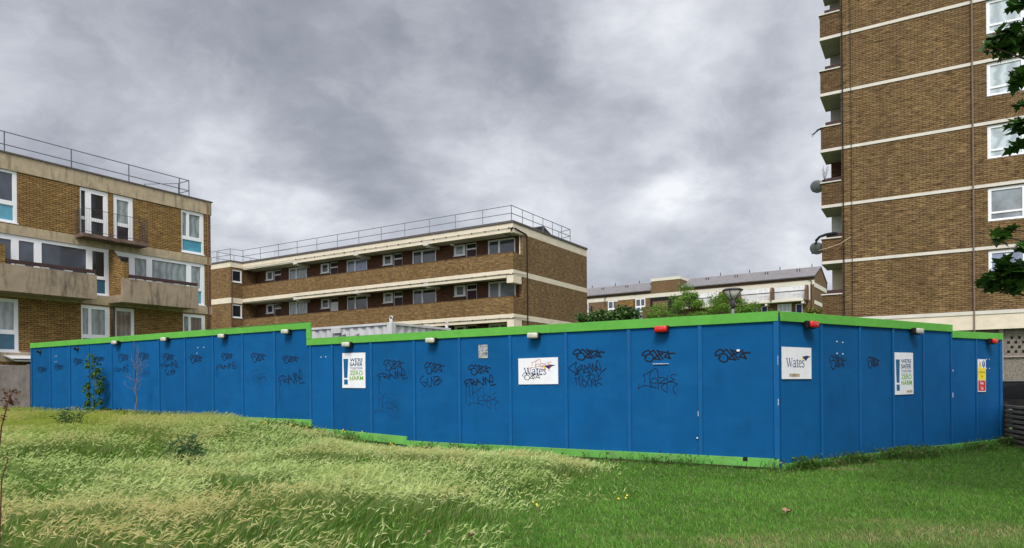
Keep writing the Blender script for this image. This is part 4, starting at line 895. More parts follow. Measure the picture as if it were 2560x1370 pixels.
m = MB(); m.box(-11.9, -9.6, -1.62, -.065, 10.725, 12.45); m.build('bay_wall', M['brick_far'], fb)
m = MB(); m.box(-38, -22.9, -.9, -.82, 10.75, 10.87)
for u in (-33, -28.5): m.prism([(-.05, 10.6), (-.9, 10.6), (-.9, 11.1), (-.3, 12.1), (-.05, 12.1)], u-.1, u+.1, lambda a, p_, q: (a, p_, q))
m.build('left_balcony_rail', M['darkmetal'], fb)
m = MB(); m.box(-28, -22.9, -.9, -.06, 9.55, 9.8); m.build('left_slab', M['render'], fb)
m = MB(); m.tube([(-.1, -.12, 0), (-.1, -.12, 13.1), (-.6, -.3, 13.6)], .06, 6); m.tube([(.3, 8.5, 0), (.3, 8.5, 13.8)], .07, 6); m.tube([(-30.6, -.12, 12), (-30.6, -.12, 13.1), (-30.2, -.3, 13.6)], .06, 6); m.build('downpipe', M['darkmetal'], fb)
# small brick outbuildings in front of it
def at(px, py, Y):
    a, b_ = px-1280, 955-py; c_, s_ = math.cos(.0095), math.sin(.0095)
    return Vector(((a*c_+b_*s_)/1709*Y, Y, (-a*s_+b_*c_)/1709*Y+E))
p = at(1575, 775, 62)
ob = thing('brick_outbuilding', 'small brick outbuilding with a pale sloping roof between the bushes', 'building', (p.x, p.y, 0), RA)
zt = at(1530, 776, 62).z
m = MB(0); m.box(-3.6, -.2, 0, 4, -1, zt+.1); m.build('wall', M['brick_far'], ob)
m = MB(0); m.prism([(-.4, zt+.25), (1.45, zt-1.3), (1.45, zt-2.5), (-.4, zt-2.5)], -.3, 3, lambda a, p_, q: (p_, a, q)); m.build('lean_to_roof', M['slate'], ob)
m = MB(0); m.box(-1.6, .1, .5, 1.1, zt+.1, zt+.95); m.build('chimney', M['brick_left'], ob)
p = at(1619, 770, 56); m = MB(0); m.box(-.32, .32, -.32, .32, -p.z-.5, 0); m.box(-.36, .36, -.36, .36, .002, .08); o = m.build('brick_pier', M['brick_far'], None); o.location = p; o.rotation_euler = (0, 0, RA); tag(o, 'square brick pier standing between the ivy bush and the feathery tree', 'pier')

# ------------------------------------------------------------------ shipping container behind the hoarding
ct = thing('shipping_container', 'pale grey corrugated shipping container showing above the hoarding right of the step', 'container', (-2.95, 16.8, 0), RA)
ZT, ZB = 1.50, -1.09; LL, WW = 6.06, 2.44
def corr(n0, n1, step=.28, dep=.036):
    pts = []; x = n0; k = 0
    while x < n1:
        pts += [(x, 0), (x+step*.25, 0), (x+step*.5, dep), (x+step*.75, dep)]; x += step
    return [(min(a, n1), b_) for a, b_ in pts]+[(n1, 0)]
sh = MB()
pr = corr(-LL+.16, -.16)
for (a, d0), (b_, d1) in zip(pr, pr[1:]): sh.quad([(a, .03+d0, ZB+.15), (b_, .03+d1, ZB+.15), (b_, .03+d1, ZT-.06), (a, .03+d0, ZT-.06)])
pr = corr(.16, WW-.16)
for (a, d0), (b_, d1) in zip(pr, pr[1:]): sh.quad([(-.03-d0, a, ZB+.15), (-.03-d1, b_, ZB+.15), (-.03-d1, b_, ZT-.06), (-.03-d0, a, ZT-.06)])
sh.quad([(-LL, WW, ZB), (0, WW, ZB), (0, WW, ZT), (-LL, WW, ZT)]); sh.quad([(-LL, 0, ZB), (-LL, WW, ZB), (-LL, WW, ZT), (-LL, 0, ZT)]); sh.build('corrugated_shell', M['container'], ct, recalc=False)
m = MB()
for x in (-LL, -.16):
    for y in (0, WW-.16): m.box(x, x+.16, y, y+.16, ZB, ZT)
m.box(-LL+.162, -.162, 0, .06, ZB, ZB+.15); m.box(-.06, 0, .162, WW-.162, ZB, ZB+.15); m.build('corner_post', M['container'], ct, bevel=.01)
m = MB(); m.box(-LL+.162, -.162, .0, .05, ZT-.058, ZT-.002); m.box(-.05, 0, .162, WW-.162, ZT-.058, ZT-.002); m.box(-LL+.05, -.055, .055, WW-.05, ZT-.05, ZT-.02); m.build('top_rail', M['container'], ct)
m = MB()
for x, y in ((-.08, .08), (-.08, WW-.08), (-LL+.08, .08)): m.lathe([(.045, 0), (.045, .05), (.03, .08), (.012, .085)], 12, (x, y, ZT)); m.tube([(x+.05*math.cos(k*PI/6), y, ZT+.11+.05*math.sin(k*PI/6)) for k in range(13)], .016, 6)
m.build('lifting_eye', M['container'], ct)
m = MB(); m.box(-2.05, -1.72, -.03, .028, ZT-.19, ZT-.05); m.box(-1.68, -1.58, -.02, .028, ZT-.24, ZT-.20); m.box(-1.25, -1.1, -.02, .028, ZT-.25, ZT-.21); m.build('vent_cover', M['container'], ct)

# ------------------------------------------------------------------ street lamp, left fence, slatted fence, car
lp = thing('street_lamp', 'grey street lamp with an inverted glass cone head behind the hoarding', 'street lamp', (at(1832, 760, 18).x, 18, 0), 0)
m = MB(0); m.tube([(0, 0, -.2), (0, 0, 3.35)], .040, 12); m.build('pole', M['lampmetal'], lp, True)
m = MB(0); m.lathe([(.05, 3.3), (.065, 3.40), (.078, 3.53)], 16); m.build('collar', M['darkmetal'], lp, True)
m = MB(0); m.lathe([(.065, 3.53), (.245, 3.765), (.24, 3.77)], 24); m.build('cone_glass', M['lampglass'], lp, True)
m = MB(0); m.lathe([(.245, 3.757), (.268, 3.772), (.268, 3.79), (.20, 3.825), (.02, 3.835)], 28); m.build('canopy_ring', M['darkmetal'], lp, True)
m = MB(0)
for k in range(5): a = k*2*PI/5+.3; m.tube([(.078*math.cos(a), .078*math.sin(a), 3.52), (.258*math.cos(a), .258*math.sin(a), 3.77)], .011, 5)
m.build('rib', M['darkmetal'], lp)
fc = thing('panel_fence', 'weathered grey panel fence beyond the far left end of the hoarding', 'fence', (-16.35, 23.15, 0), RA+.35)
for k in range(6):
    m = MB(); m.box(-1.85*(k+1)+.06, -1.85*k-.06, 0, .05, -1.1, .73-.01*k); m.build('panel', M['fencegrey'], fc)
    m = MB(); m.box(-1.85*k-.055, -1.85*k+.055, -.03, .07, -1.1, .76); m.build('post', M['fencegrey'], fc)
RSL = math.atan2(-.954, -.30)
sl = thing('slatted_fence', 'low weathered slatted timber fence at the right edge beside the hoarding', 'fence', (11.13, 15.47, 0), RSL)
rs = random.Random(5)
m = MB(); m.box(-.02, .09, -.06, .06, -1.75, -.56); m.build('post', M['slatpost'], sl)
for x in (1.35, 2.7): m = MB(); m.box(x, x+.09, .012, .10, -1.8, -.56); m.build('rear_post', M['slatpost'], sl)
for k in range(9):
    z = -.62-k*.105; m = MB(); m.box(.03+rs.uniform(-.02, .02), 2.9, -.025, .01, z-.058+rs.uniform(-.004, .004), z); m.build('slat', M['slat'], sl, bevel=.004)
m = MB(); m.box(-.02, 2.9, .16, .19, -1.8, -.66); m.build('back_board', M['slatpost'], sl)
car = thing('parked_car', 'glossy black car parked behind the slatted fence at the right edge', 'car', (13.45, 18.4, 0), RA+PI)
CZ = -.12
bd = MB(0)
prof = [(-2.1, .28), (-2.15, .55), (-2.08, .72), (-1.0, .88), (-.55, .93), (1.55, .95), (2.05, .90), (2.15, .62), (2.1, .28)]
bd.prism(prof, -.87, .87, lambda a, p_, q: (p_, a, q+CZ)); bd.build('body', M['carpaint'], car, bevel=.035)
gh = MB(0); P0 = [(-1.0, .885), (-.30, 1.40), (1.25, 1.42), (1.85, .955)]
b0 = len(gh.v)
for sgn in (-1, 1):
    for (x, z) in P0: gh.v.append((x, sgn*(.80 if z < 1.2 else .66), z+CZ))
gh.f += [(0, 1, 2, 3), (7, 6, 5, 4), (0, 4, 5, 1), (1, 5, 6, 2), (2, 6, 7, 3)]; gh.build('windows', M['carglass'], car)
rfm = MB(0); rfm.box(-.36, 1.30, -.60, .60, 1.405+CZ, 1.465+CZ); rfm.build('roof_panel', M['carpaint'], car, bevel=.025)
for x in (-1.35, 1.35):
    for y in (-.80, .80):
        wh = MB(0); wh.v = []
        for r_, dd in ((.22, -.1), (.31, -.1), (.32, 0), (.31, .1), (.22, .1)):
            for k in range(20): wh.v.append((x+r_*math.cos(k*PI/10), y+dd, .32+CZ+r_*math.sin(k*PI/10)))
        for i in range(4):
            for k in range(20): wh.f.append((i*20+k, i*20+(k+1) % 20, (i+1)*20+(k+1) % 20, (i+1)*20+k))
        wo = wh.build('wheel', M['tyre'], car, True); ri = MB(0)
        for dd in (-.085, .085): ri.quad([(x+.225*math.cos(k*PI/10), y+dd, .32+CZ+.225*math.sin(k*PI/10)) for k in range(20)])
        ri.build('rim', M['rim'], wo)
for y in (-.62, .62): m = MB(0); m.box(-2.19, -2.02, y-.17, y+.17, .56+CZ, .70+CZ); m.build('headlight', M['headlight'], car, bevel=.02)
m = MB(0); m.box(-.5, 1.6, -.885, -.868, .70+CZ, .72+CZ); m.box(-.5, 1.6, .868, .885, .70+CZ, .72+CZ); m.build('side_trim', M['rim'], car)

exec_foliage = True
# ------------------------------------------------------------------ foliage
def fast_mesh(name, V, F3, mat_, parent=None, tint=None, smooth=False):
    """V (n,3), F3 (m,3) triangles, tint per vertex"""
    me = bpy.data.meshes.new(name); nV, nF = len(V), len(F3)
    me.vertices.add(nV); me.vertices.foreach_set('co', np.asarray(V, np.float32).ravel())
    me.loops.add(nF*3); me.loops.foreach_set('vertex_index', np.asarray(F3, np.int32).ravel())
    me.polygons.add(nF); me.polygons.foreach_set('loop_start', np.arange(0, nF*3, 3, dtype=np.int32))
    if smooth: me.polygons.foreach_set('use_smooth', np.ones(nF, dtype=bool))
    if tint is not None:
        a = me.color_attributes.new('tint', 'FLOAT_COLOR', 'POINT'); a.data.foreach_set('color', np.concatenate([tint, np.ones((nV, 1))], 1).astype(np.float32).ravel())
    me.update(); me.validate(); me.materials.append(mat_)
    o = bpy.data.objects.new(name, me); COL.objects.link(o)
    if parent: o.parent = parent
    return o
def leaf_cloud(P, size, rng, shape='oval', normal_up=.4, droop=0.0):
    """leaf polygons at points P, random attitude; returns V, F"""
    SH = {'oval': ([(0, 0), (.28, .3), (.26, .65), (0, 1), (-.26, .65), (-.28, .3)], [(0, 1, 5), (1, 2, 5), (2, 4, 5), (2, 3, 4)]),
          'maple': ([(0, 0), (.22, -.05), (.55, .12), (.36, .28), (.62, .58), (.28, .55), (.0, 1.0), (-.28, .55), (-.62, .58), (-.36, .28), (-.55, .12), (-.22, -.05)], [(0, 1, 3), (1, 2, 3), (0, 3, 5), (3, 4, 5), (0, 5, 7), (5, 6, 7), (0, 7, 9), (7, 8, 9), (0, 9, 11), (9, 10, 11)]),
          'slim': ([(0, 0), (.10, .4), (0, 1), (-.10, .4)], [(0, 1, 3), (1, 2, 3)])}
    v2, f2 = SH[shape]; v2 = np.array(v2); f2 = np.array(f2); n = len(P)
    d = rng.normal(size=(n, 3)); d[:, 2] = d[:, 2]*.6-droop; d /= np.linalg.norm(d, axis=1)[:, None]
    up = rng.normal(size=(n, 3)); up[:, 2] += normal_up*3; s = np.cross(d, up); s /= np.linalg.norm(s, axis=1)[:, None]+1e-9
    nr = np.cross(s, d)
    sz = size*(.6+.8*rng.random(n))
    curl = (v2[:, 1]**2)*-.18+np.abs(v2[:, 0])*.15
    V = P[:, None, :]+(d[:, None, :]*v2[None, :, 1:2]+s[:, None, :]*v2[None, :, 0:1]+nr[:, None, :]*curl[None, :, None])*sz[:, None, None]
    F = f2[None]+(np.arange(n)*len(v2))[:, None, None]
    return V.reshape(-1, 3), F.reshape(-1, 3)
def tree(name, label, cat, base, limbs, clumps, leafsize, mat_leaf, shape='oval', per=140, group=None, seed=1, bark='bark', droop=.2, part='crown', normal_up=.4):
    """limbs: list of (points, radii); clumps: (x,y,z,rx,ry,rz,weight) relative to base"""
    rng = np.random.default_rng(seed); r = thing(name, label, cat, base, 0, group)
    m = MB(0)
    for pts, rad in limbs: m.tube(pts, rad, 7)
    m.build('trunk', M[bark], r, True)
    Ps = []
    for cx, cy, cz, rx, ry, rz, wgt in clumps:
        n = int(per*wgt); q = rng.normal(size=(n, 3)); q /= np.linalg.norm(q, axis=1)[:, None]; q *= (rng.random(n)**.45)[:, None]
        Ps.append(q*np.array([rx, ry, rz])+np.array([cx, cy, cz]))
    V, F = leaf_cloud(np.concatenate(Ps), leafsize, rng, shape, normal_up, droop)
    fast_mesh(part, V, F, M[mat_leaf], r); return r
def curve_limb(a, b_, r0, r1, rng, wig=.12, n=6):
    a, b_ = np.array(a, float), np.array(b_, float); L_ = np.linalg.norm(b_-a)
    pts = [a+(b_-a)*k/(n-1)+(rng.normal(size=3)*wig*L_*.3 if 0 < k < n-1 else 0) for k in range(n)]
    return [tuple(p) for p in pts], [r0+(r1-r0)*k/(n-1) for k in range(n)]
def fork_tree(name, label, base, targets, h0, r0, leafsize, mat_leaf, seed, shape='oval', per=150, csize=(.6, .9), sub=5, droop=.2, cat='tree', bark='bark', spread=.8, group=None):
    """trunk to h0, a limb to every target (relative), twigs and leaf clumps spread round the limb ends"""
    rng = np.random.default_rng(seed); limbs = [curve_limb((0, 0, -.2), (0, 0, h0), r0, r0*.75, rng, .05)]; clumps = []
    for tx, ty, tz in targets:
        limbs.append(curve_limb((0, 0, h0*rng.uniform(.7, 1)), (tx, ty, tz), r0*.5, r0*.12, rng))
        for k in range(sub):
            q = np.array([tx, ty, tz])+rng.normal(size=3)*spread*np.array([1, 1, .55]); limbs.append(curve_limb((tx*.85, ty*.85, h0+(tz-h0)*.85), q, r0*.14, r0*.04, rng, .1, 4))
            c_ = rng.uniform(*csize); clumps.append((*q, c_, c_, c_*.6, rng.uniform(.6, 1.3)))
    return tree(name, label, cat, base, limbs, clumps, leafsize, mat_leaf, shape, per, group, seed, bark, droop)
# feathery tree above the hoarding
def rel(px, py, Y, b): p = at(px, py, Y); return (p.x-b[0], p.y-b[1], p.z-b[2])
b = (at(1745, 800, 43).x, 43, 0)
fork_tree('feathery_tree', 'feathery light green tree rising over the hoarding behind the street lamp', b, [rel(px, py, 43+dy, b) for px, py, dy in ((1655, 775, 0), (1690, 790, 1), (1720, 752, -.5), (1752, 765, .5), (1790, 745, 0), (1818, 752, 1), (1845, 770, -.5), (1735, 795, -1), (1785, 790, -1), (1830, 800, 0), (1705, 745, .5), (1880, 778, .3))], 2.6, .14, .17, 'ash', 11, 'slim', 330, (.30, .62), 6, .1, spread=.50)
b = (at(1525, 800, 39).x, 39, 0)
fork_tree('ivy_bush', 'dark rounded bush against the end wall of the walkway block', b, [rel(px, py, 39, b) for px, py in ((1478, 798), (1492, 788), (1515, 790), (1540, 788), (1560, 786), (1580, 790), (1505, 802), (1550, 802), (1572, 780))], 1.6, .12, .19, 'ivy', 12, 'oval', 130, (.28, .45), 5, .1, 'bush', spread=.24)
b = (at(2030, 790, 60).x, 60, 0)
fork_tree('yellow_shrub', 'yellowish shrub peeping over the hoarding left of the tower', b, [rel(px, py, 60, b) for px, py in ((2012, 788), (2030, 784), (2046, 782), (2040, 792))], 3, .12, .22, 'yellowleaf', 13, 'oval', 90, (.3, .5), 5, .1, 'shrub', spread=.4)
# maple at the right: trunk outside the frame, branches reaching in
b = (7.6, 7.2, 0.0)
MC = [(2505, 90, 6.9, .13), (2535, 78, 6.9, .13), (2482, 118, 6.9, .08), (2515, 118, 7.0, .13), (2545, 108, 7, .15), (2540, 10, 6.8, .07), (2575, 95, 7, .16), (2548, 195, 6.8, .09), (2532, 208, 6.8, .06), (2562, 180, 7, .12), (2552, 258, 6.9, .05), (2545, 305, 6.9, .09), (2560, 322, 7, .11), (2540, 365, 6.8, .06), (2680, 400, 7, .3), (2680, 20, 7, .3),
      (2500, 590, 6.9, .07), (2520, 575, 6.9, .05), (2555, 620, 6.9, .08), (2480, 700, 6.9, .10), (2500, 692, 6.9, .12), (2525, 690, 7, .14), (2550, 680, 6.9, .16), (2545, 715, 6.9, .12), (2500, 715, 7, .09), (2515, 665, 6.9, .10), (2470, 722, 6.9, .05), (2660, 680, 7, .28), (2690, 540, 7, .3), (2720, 250, 7.2, .4), (2720, 600, 7.2, .4)]
rng = np.random.default_rng(21); limbs = [curve_limb((0, 0, -.3), (.05, .1, 6.5), .20, .09, rng, .03, 8)]; clumps = []
for px, py, Y, s_ in MC:
    q = rel(px, py, Y, b); st_ = (0, 0, max(1.6, q[2]-.35)); limbs.append(curve_limb(st_, q, .035, .006, rng, .06)); clumps.append((*q, s_, s_*1.3, s_*.62, (s_/.12)**1.5))
for k in range(170):
    q = (rng.uniform(-1.0, 2.6), rng.uniform(-2.4, 1.8), rng.uniform(2.4, 8.0))
    if b[0]+q[0] < .83*(b[1]+q[1]): continue
    limbs.append(curve_limb((0, 0, max(1.6, q[2]-.8)), q, .03, .006, rng, .06)); clumps.append((*q, .42, .42, .3, 3.6))
tree('maple_tree', 'dark leafy maple at the right edge with branches reaching across the tower', 'tree', b, limbs, clumps, .098, 'maple', 'maple', 30, None, 21, 'bark', .15, normal_up=1.0)
# saplings and weeds in front of the hoarding
def gpos(px, Y): x = (px-1280)/1709*Y; return (x, Y, float(gz(x, Y)))
b = gpos(237, 20.3); rng = np.random.default_rng(31)
limbs = [curve_limb((0, 0, -.05), (-.08, 0, 1.85), .018, .005, rng, .05)]; clumps = []
for k in range(26):
    z = .30+1.45*k/25; rad = .25*(1-((z-.75)/1.3)**2)+.03; a = rng.uniform(0, 2*PI); q = (rad*math.cos(a)*rng.uniform(.5, 1)-.05*z, rad*math.sin(a)*.7, z+rng.uniform(.0, .15)); limbs.append(curve_limb((-.04*z, 0, z-.1), q, .006, .003, rng, .05, 4)); clumps.append((*q, .09, .09, .09, .8 if z < 1.35 else .35))
tree('leafy_sapling', 'slim leafy sapling standing in front of the blue hoarding', 'sapling', b, limbs, clumps,   .088, 'sapling', 'oval', 34, None, 31, 'twiggreen', .4, 'leaves')
b = gpos(336, 18.9); rng = np.random.default_rng(32); m = MB(0)
for pts, rad in [curve_limb((0, 0, -.05), (.05, 0, 1.1), .020, .012, rng, .05)]+[curve_limb((.05, 0, 1.1), (.10, 0, 2.15), .009, .003, rng, .06)]: m.tube(pts, rad, 6)
for k in range(26):
    z = rng.uniform(.75, 1.85); a = rng.uniform(0, 2*PI); l = rng.uniform(.18, .42); q = (.05+l*math.cos(a), l*math.sin(a)*.6, z+l*rng.uniform(.4, 1.0)); pts, rad = curve_limb((.05, 0, z), q, .005, .002, rng, .12, 4); m.tube(pts, rad, 4)
    pts, rad = curve_limb(pts[2], (pts[2][0]+rng.uniform(-.15, .15), pts[2][1], pts[2][2]+.18), .003, .0015, rng, .1, 3); m.tube(pts, rad, 3)
o = m.build('bare_sapling', M['twig'], None); o.location = b; tag(o, 'bare leafless sapling with fine twigs right of the leafy sapling', 'sapling')
def weed(label, px, Y, h, rad, n, seed, m_='weed', shape='slim', ls=.12, name='weed_plant', cat='weed', group='dark weeds in the long grass'):
    rng = np.random.default_rng(seed); b = gpos(px, Y); limbs = []; clumps = []
    for k in range(n):
        a = rng.uniform(0, 2*PI); rr_ = rad*math.sqrt(rng.random()); q = (rr_*math.cos(a), rr_*math.sin(a)*.8, h*rng.uniform(.55, 1.0)*(1-.35*rr_/rad)); limbs.append(curve_limb((q[0]*.15, q[1]*.15, -.03), q, .007, .003, rng, .08, 4))
        for f in (.4, .6, .8, 1): clumps.append((q[0]*f, q[1]*f, q[2]*f, .09, .09, .09, 1))
    return tree(name, label, cat, b, limbs, clumps, ls, m_, shape, 9, group, seed, 'twiggreen', .0, 'leaves')
weed('dark thistle in the middle of the long grass, its whole clump standing clear', 465, 10.7, .62, .28, 16, 41)
weed('dark upright weed in the yellowish grass near the far left', 178, 14.6, .62, .36, 12, 42)
weed('low green bramble at the foot of the leafy sapling', 265, 19.6, .42, .6, 26, 43, 'weed', 'oval', .09, 'bramble', 'bramble', None)
weed('low dusty green plant at the foot of the bare sapling', 372, 18.2, .36, .4, 14, 44, 'weed', 'slim', .10, 'bramble', 'weed', None)
# dead dock stem at the left edge
b = gpos(-14, 5.6); dk = thing('dock_stem', 'tall dead brown dock stem with seed clusters at the left edge', 'plant', b, 0)
rng = np.random.default_rng(51)
def relb(px, py, Y): p = at(px, py, Y); return (p.x-b[0], p.y-b[1], p.z-b[2])
m = MB(0); pts = [(0, 0, 0), relb(-6, 1160, 5.6), relb(4, 1065, 5.6), relb(14, 1030, 5.6), relb(24, 990, 5.6)]; m.tube(pts, [.007, .006, .0055, .005, .004], 6)
m.tube([relb(22, 1005, 5.6), relb(30, 985, 5.6), relb(42, 978, 5.6)], .003, 5); m.tube([relb(6, 1078, 5.6), relb(0, 1075, 5.6), relb(-6, 1080, 5.6)], .003, 5); m.build('stem', M['dockbrown'], dk)
P = []
for px, py, s_, n in ((22, 1000, .03, 40), (40, 980, .028, 30), (12, 980, .025, 22), (35, 1006, .022, 18), (10, 1047, .022, 24), (12, 1020, .015, 10)):
    c_ = np.array(relb(px, py, 5.6)); P.append(c_+rng.normal(size=(n, 3))*s_*.55)
V, F = leaf_cloud(np.concatenate(P), .022, rng, 'oval', .2); fast_mesh('seed_heads', V, F, M['dockbrown'], dk)
b = gpos(-8, 5.2); m = MB(0); m.tube([(0, 0, 0), relb(4, 1200, 5.2), relb(14, 1165, 5.2), relb(21, 1146, 5.2)], [.006, .005, .004, .004], 6); m.tube([relb(21, 1146, 5.2), relb(14, 1143, 5.2), relb(8, 1148, 5.2)], .005, 5); o = m.build('bent_stem', M['dockbrown'], None); o.location = b; tag(o, 'short bent dead stem below the dock stem at the left edge', 'plant')

# ------------------------------------------------------------------ grass
rng = np.random.default_rng(5)
def outside(x, y, mgn=.05):
    a = (x-CORNER[0])*RV[0]+(y-CORNER[1])*RV[1]; c_ = (x-CORNER[0])*BN[0]+(y-CORNER[1])*BN[1]
    return ~((a > -mgn) & (c_ > -mgn))
def meadow_amount(x, y):
    xb = np.minimum(-1.15+.40*(y-5.6), 1.15)+(fbm(x*.8, y*.8, 31)-.5)*2.0
    a = (x-CORNER[0])*RV[0]+(y-CORNER[1])*RV[1]
    return sst(1.1, -1.1, x-xb)*1.0*np.where(y > 4, 1, 1)*(1-.75*sst(-.7, -.1, a)*(x > -3.5))
def near_board(x, y):
    a = (x-CORNER[0])*RV[0]+(y-CORNER[1])*RV[1]
    return 1-.78*sst(-2.6, -.3, a)*sst(-7.5, -3.5, x)
def straw_amount(x, y):
    s = np.zeros_like(x)
    for cx_, cy_, rx, ry, k in ((5.15, 10.85, .55, .15, 1.1), (5.9, 11.35, .35, .10, .9), (3.4, 6.15, 1.0, .30, 1.0), (4.5, 6.55, .8, .35, .95), (2.2, 6.0, .6, .22, .9), (3.9, 6.9, .9, .16, .45), (1.2, 6.2, .3, .12, .5)):
        s = np.maximum(s, k*np.exp(-((x-cx_)/rx)**2-((y-cy_)/ry)**2))
    a = (x-CORNER[0])*RV[0]+(y-CORNER[1])*RV[1]
    s = np.maximum(s, .45*sst(-.35, -.1, a)*(x > -2)*(x < 4.3))
    return np.clip(s*(.15+1.9*fbm(x*2.2, y*2.2, 77))-.12, 0, 1)
def sample(n, y0, y1, tmin=-.98, tmax=.98):
    y = rng.uniform(y0, y1, n); x = rng.uniform(tmin, tmax, n)*y; k = outside(x, y); return x[k], y[k]
def blade_mesh(x, y, h, wd, lean, az, curve, col, name, kind='stuff'):
    n = len(x); z = gz(x, y)-.01; B = np.stack([x, y, z], 1)
    dirv = np.stack([np.cos(az), np.sin(az), np.zeros(n)], 1); sa_ = rng.uniform(0, PI, n)*.6+rng.choice([-.3, 0, .3], n); side = np.stack([np.cos(sa_), np.sin(sa_), np.zeros(n)], 1)
    Mid = B+dirv*(lean*h*.35)[:, None]; Mid[:, 2] += h*.58
    Tip = B+dirv*(lean*h*(1+curve))[:, None]; Tip[:, 2] += h*(1-.35*curve*lean)
    hw = (wd*.5)[:, None]
    V = np.stack([B-side*hw, B+side*hw, Mid-side*hw*.8, Mid+side*hw*.8, Tip], 1).reshape(-1, 3)
    f = np.array([(0, 1, 3), (0, 3, 2), (2, 3, 4)]); F = (f[None]+(np.arange(n)*5)[:, None, None]).reshape(-1, 3)
    return V, F, np.repeat(col, 5, 0), Tip, dirv, side
def mixc(a, b_, t): return a[None]*(1-t[:, None])+b_[None]*t[:, None]
C = lambda *v: np.array(v)
# --- mown lawn
x, y = sample(520000, 4.6, 17); mm = meadow_amount(x, y); k = rng.random(len(x)) > mm*.8; x, y, mm = x[k], y[k], mm[k]
st_ = straw_amount(x, y); k = rng.random(len(x)) > st_*.55; x, y, mm, st_ = x[k], y[k], mm[k], st_[k]
n = len(x); pn = fbm(x*.9, y*.9, 8); pn2 = fbm(x*3.2, y*3.2, 9)
tuft = fbm(x*7, y*7, 12); h = (.022+.040*rng.random(n))*(.45+1.25*tuft); wd = (.0050+.0034*rng.random(n))*(y/7)**.55
col = mixc(C(.034, .125, .009), C(.215, .460, .066), np.clip(.55*pn+.35*tuft+1.0*(rng.random(n)-.45), 0, 1))
col = col*(1-np.minimum(1, st_*1.2)[:, None])+np.where((rng.random(n) < .75)[:, None], C(.50, .41, .21)[None], col)*np.minimum(1, st_*1.2)[:, None]
odd = rng.random(n); col[odd < .05] = C(.46, .47, .22); col[(odd > .045) & (odd < .10)] = C(.20, .33, .07)
V, F, T, *_ = blade_mesh(x, y, h, wd, .25+.7*rng.random(n), rng.uniform(0, 2*PI, n), .4*rng.random(n), col, 'lawn')
o = fast_mesh('lawn_grass', V, F, M['grass'], None, T); tag(o, 'short mown green lawn with straw coloured worn patches', 'grass', kind='stuff')
# --- long barley grass swept by the wind
def patch(x, y): return fbm(x*.55, y*.55, 41), fbm(x*1.4, y*1.4, 43), fbm(x*3.5, y*3.5, 47)
def tone(x, y, n):
    """colour of the heads: whitish green in the middle, yellow-green far left, tan in the near left corner"""
    a, b_, c_ = patch(x, y)
    yel = sst(-4.5, -9.5, x)*sst(9, 14, y); tan = np.clip(sst(8.2, 6.2, y)*sst(-1.0, -2.8, x)*.95+sst(.54, .68, b_)*.7, 0, 1)
    col = mixc(C(.31, .45, .095), C(.78, .84, .42), np.clip(c_*1.1+.9*(rng.random(n)-.5), 0, 1))
    col = col*(1-yel[:, None]*.85)+C(.36, .42, .050)[None]*yel[:, None]*.85
    tan = tan*(rng.random(n)*.6+.4); return col*(1-tan[:, None])+C(.70, .58, .28)[None]*tan[:, None], yel, tan
x, y = sample(250000, 4.6, 25, -1.0, .42); mm = meadow_amount(x, y); k = rng.random(len(x)) < mm; x, y, mm = x[k], y[k], mm[k]
n = len(x); a_, b2, c2 = patch(x, y); hh = (.12+.15*a_+.16*(b2-.5)+.06*rng.random(n))*(.35+.65*mm)*near_board(x, y)
yel = sst(-4.5, -9.5, x)*sst(9, 14, y)
col = mixc(C(.036, .125, .008), C(.17, .35, .040), np.clip(c2+.9*(rng.random(n)-.55), 0, 1)); col = col*(1-yel[:, None]*.6)+C(.30, .37, .045)[None]*yel[:, None]*.6
dry = rng.random(n) < .12; col[dry] = C(.33, .27, .12)
wind = .35+.5*(fbm(x*.5, y*.5, 61)-.5)
V, F, T, *_ = blade_mesh(x, y, hh*(.75+.4*rng.random(n)), (.0055+.003*rng.random(n))*(y/7)**.5, .35+.5*rng.random(n), wind+rng.normal(0, .7, n), .5+.4*rng.random(n), col, 'g')
o = fast_mesh('meadow_grass', V, F, M['grass'], None, T); tag(o, 'uncut long green and yellow grass on the left half', 'grass', kind='stuff')
x, y = sample(215000, 4.6, 25, -1.0, .42); mm = meadow_amount(x, y); dens = np.clip(.06+3.4*(fbm(x*.9, y*1.7, 71)-.38), .05, 1)*(.35+1.1*fbm(x*4, y*4, 73)); k = rng.random(len(x)) < mm*dens; x, y, mm = x[k], y[k], mm[k]
n = len(x); a_, b2, c2 = patch(x, y); hh = (.17+.15*a_+.18*(b2-.5)+.10*rng.random(n))*(.45+.55*mm)*near_board(x, y); col, yel, tan = tone(x, y, n)
scol = col*.62+C(.10, .16, .035)[None]*.38
wind = .25+.9*(fbm(x*.45, y*.45, 61)-.5)+rng.normal(0, .55, n)
ln = .30+.35*rng.random(n)
V, F, T, Tip, dv, sd_ = blade_mesh(x, y, hh, .0030*(y/7)**.5*np.ones(n), ln, wind, .55*np.ones(n), scol, 's')
hl = (.036+.040*rng.random(n)); hw = (.0040+.0026*rng.random(n))*(y/7)**.45
ax = dv*.62; ax[:, 2] = 1.0-1.35*rng.random(n)**1.3; ax += rng.normal(0, .22, (n, 3)); ax /= np.linalg.norm(ax, axis=1)[:, None]
s1 = np.cross(ax, np.array([0, 0, 1.])); s1 /= np.linalg.norm(s1, axis=1)[:, None]+1e-9; s2 = np.cross(ax, s1)
P0 = Tip-ax*.006; P1 = P0+ax*(hl*.4)[:, None]; P2 = P0+ax*hl[:, None]; P2 += dv*(hl*.18)[:, None]; P2[:, 2] -= hl*.16
HV = [P0, P1+s1*hw[:, None], P1-s1*hw[:, None], P2, P1+s2*hw[:, None]*.8, P1-s2*hw[:, None]*.8]
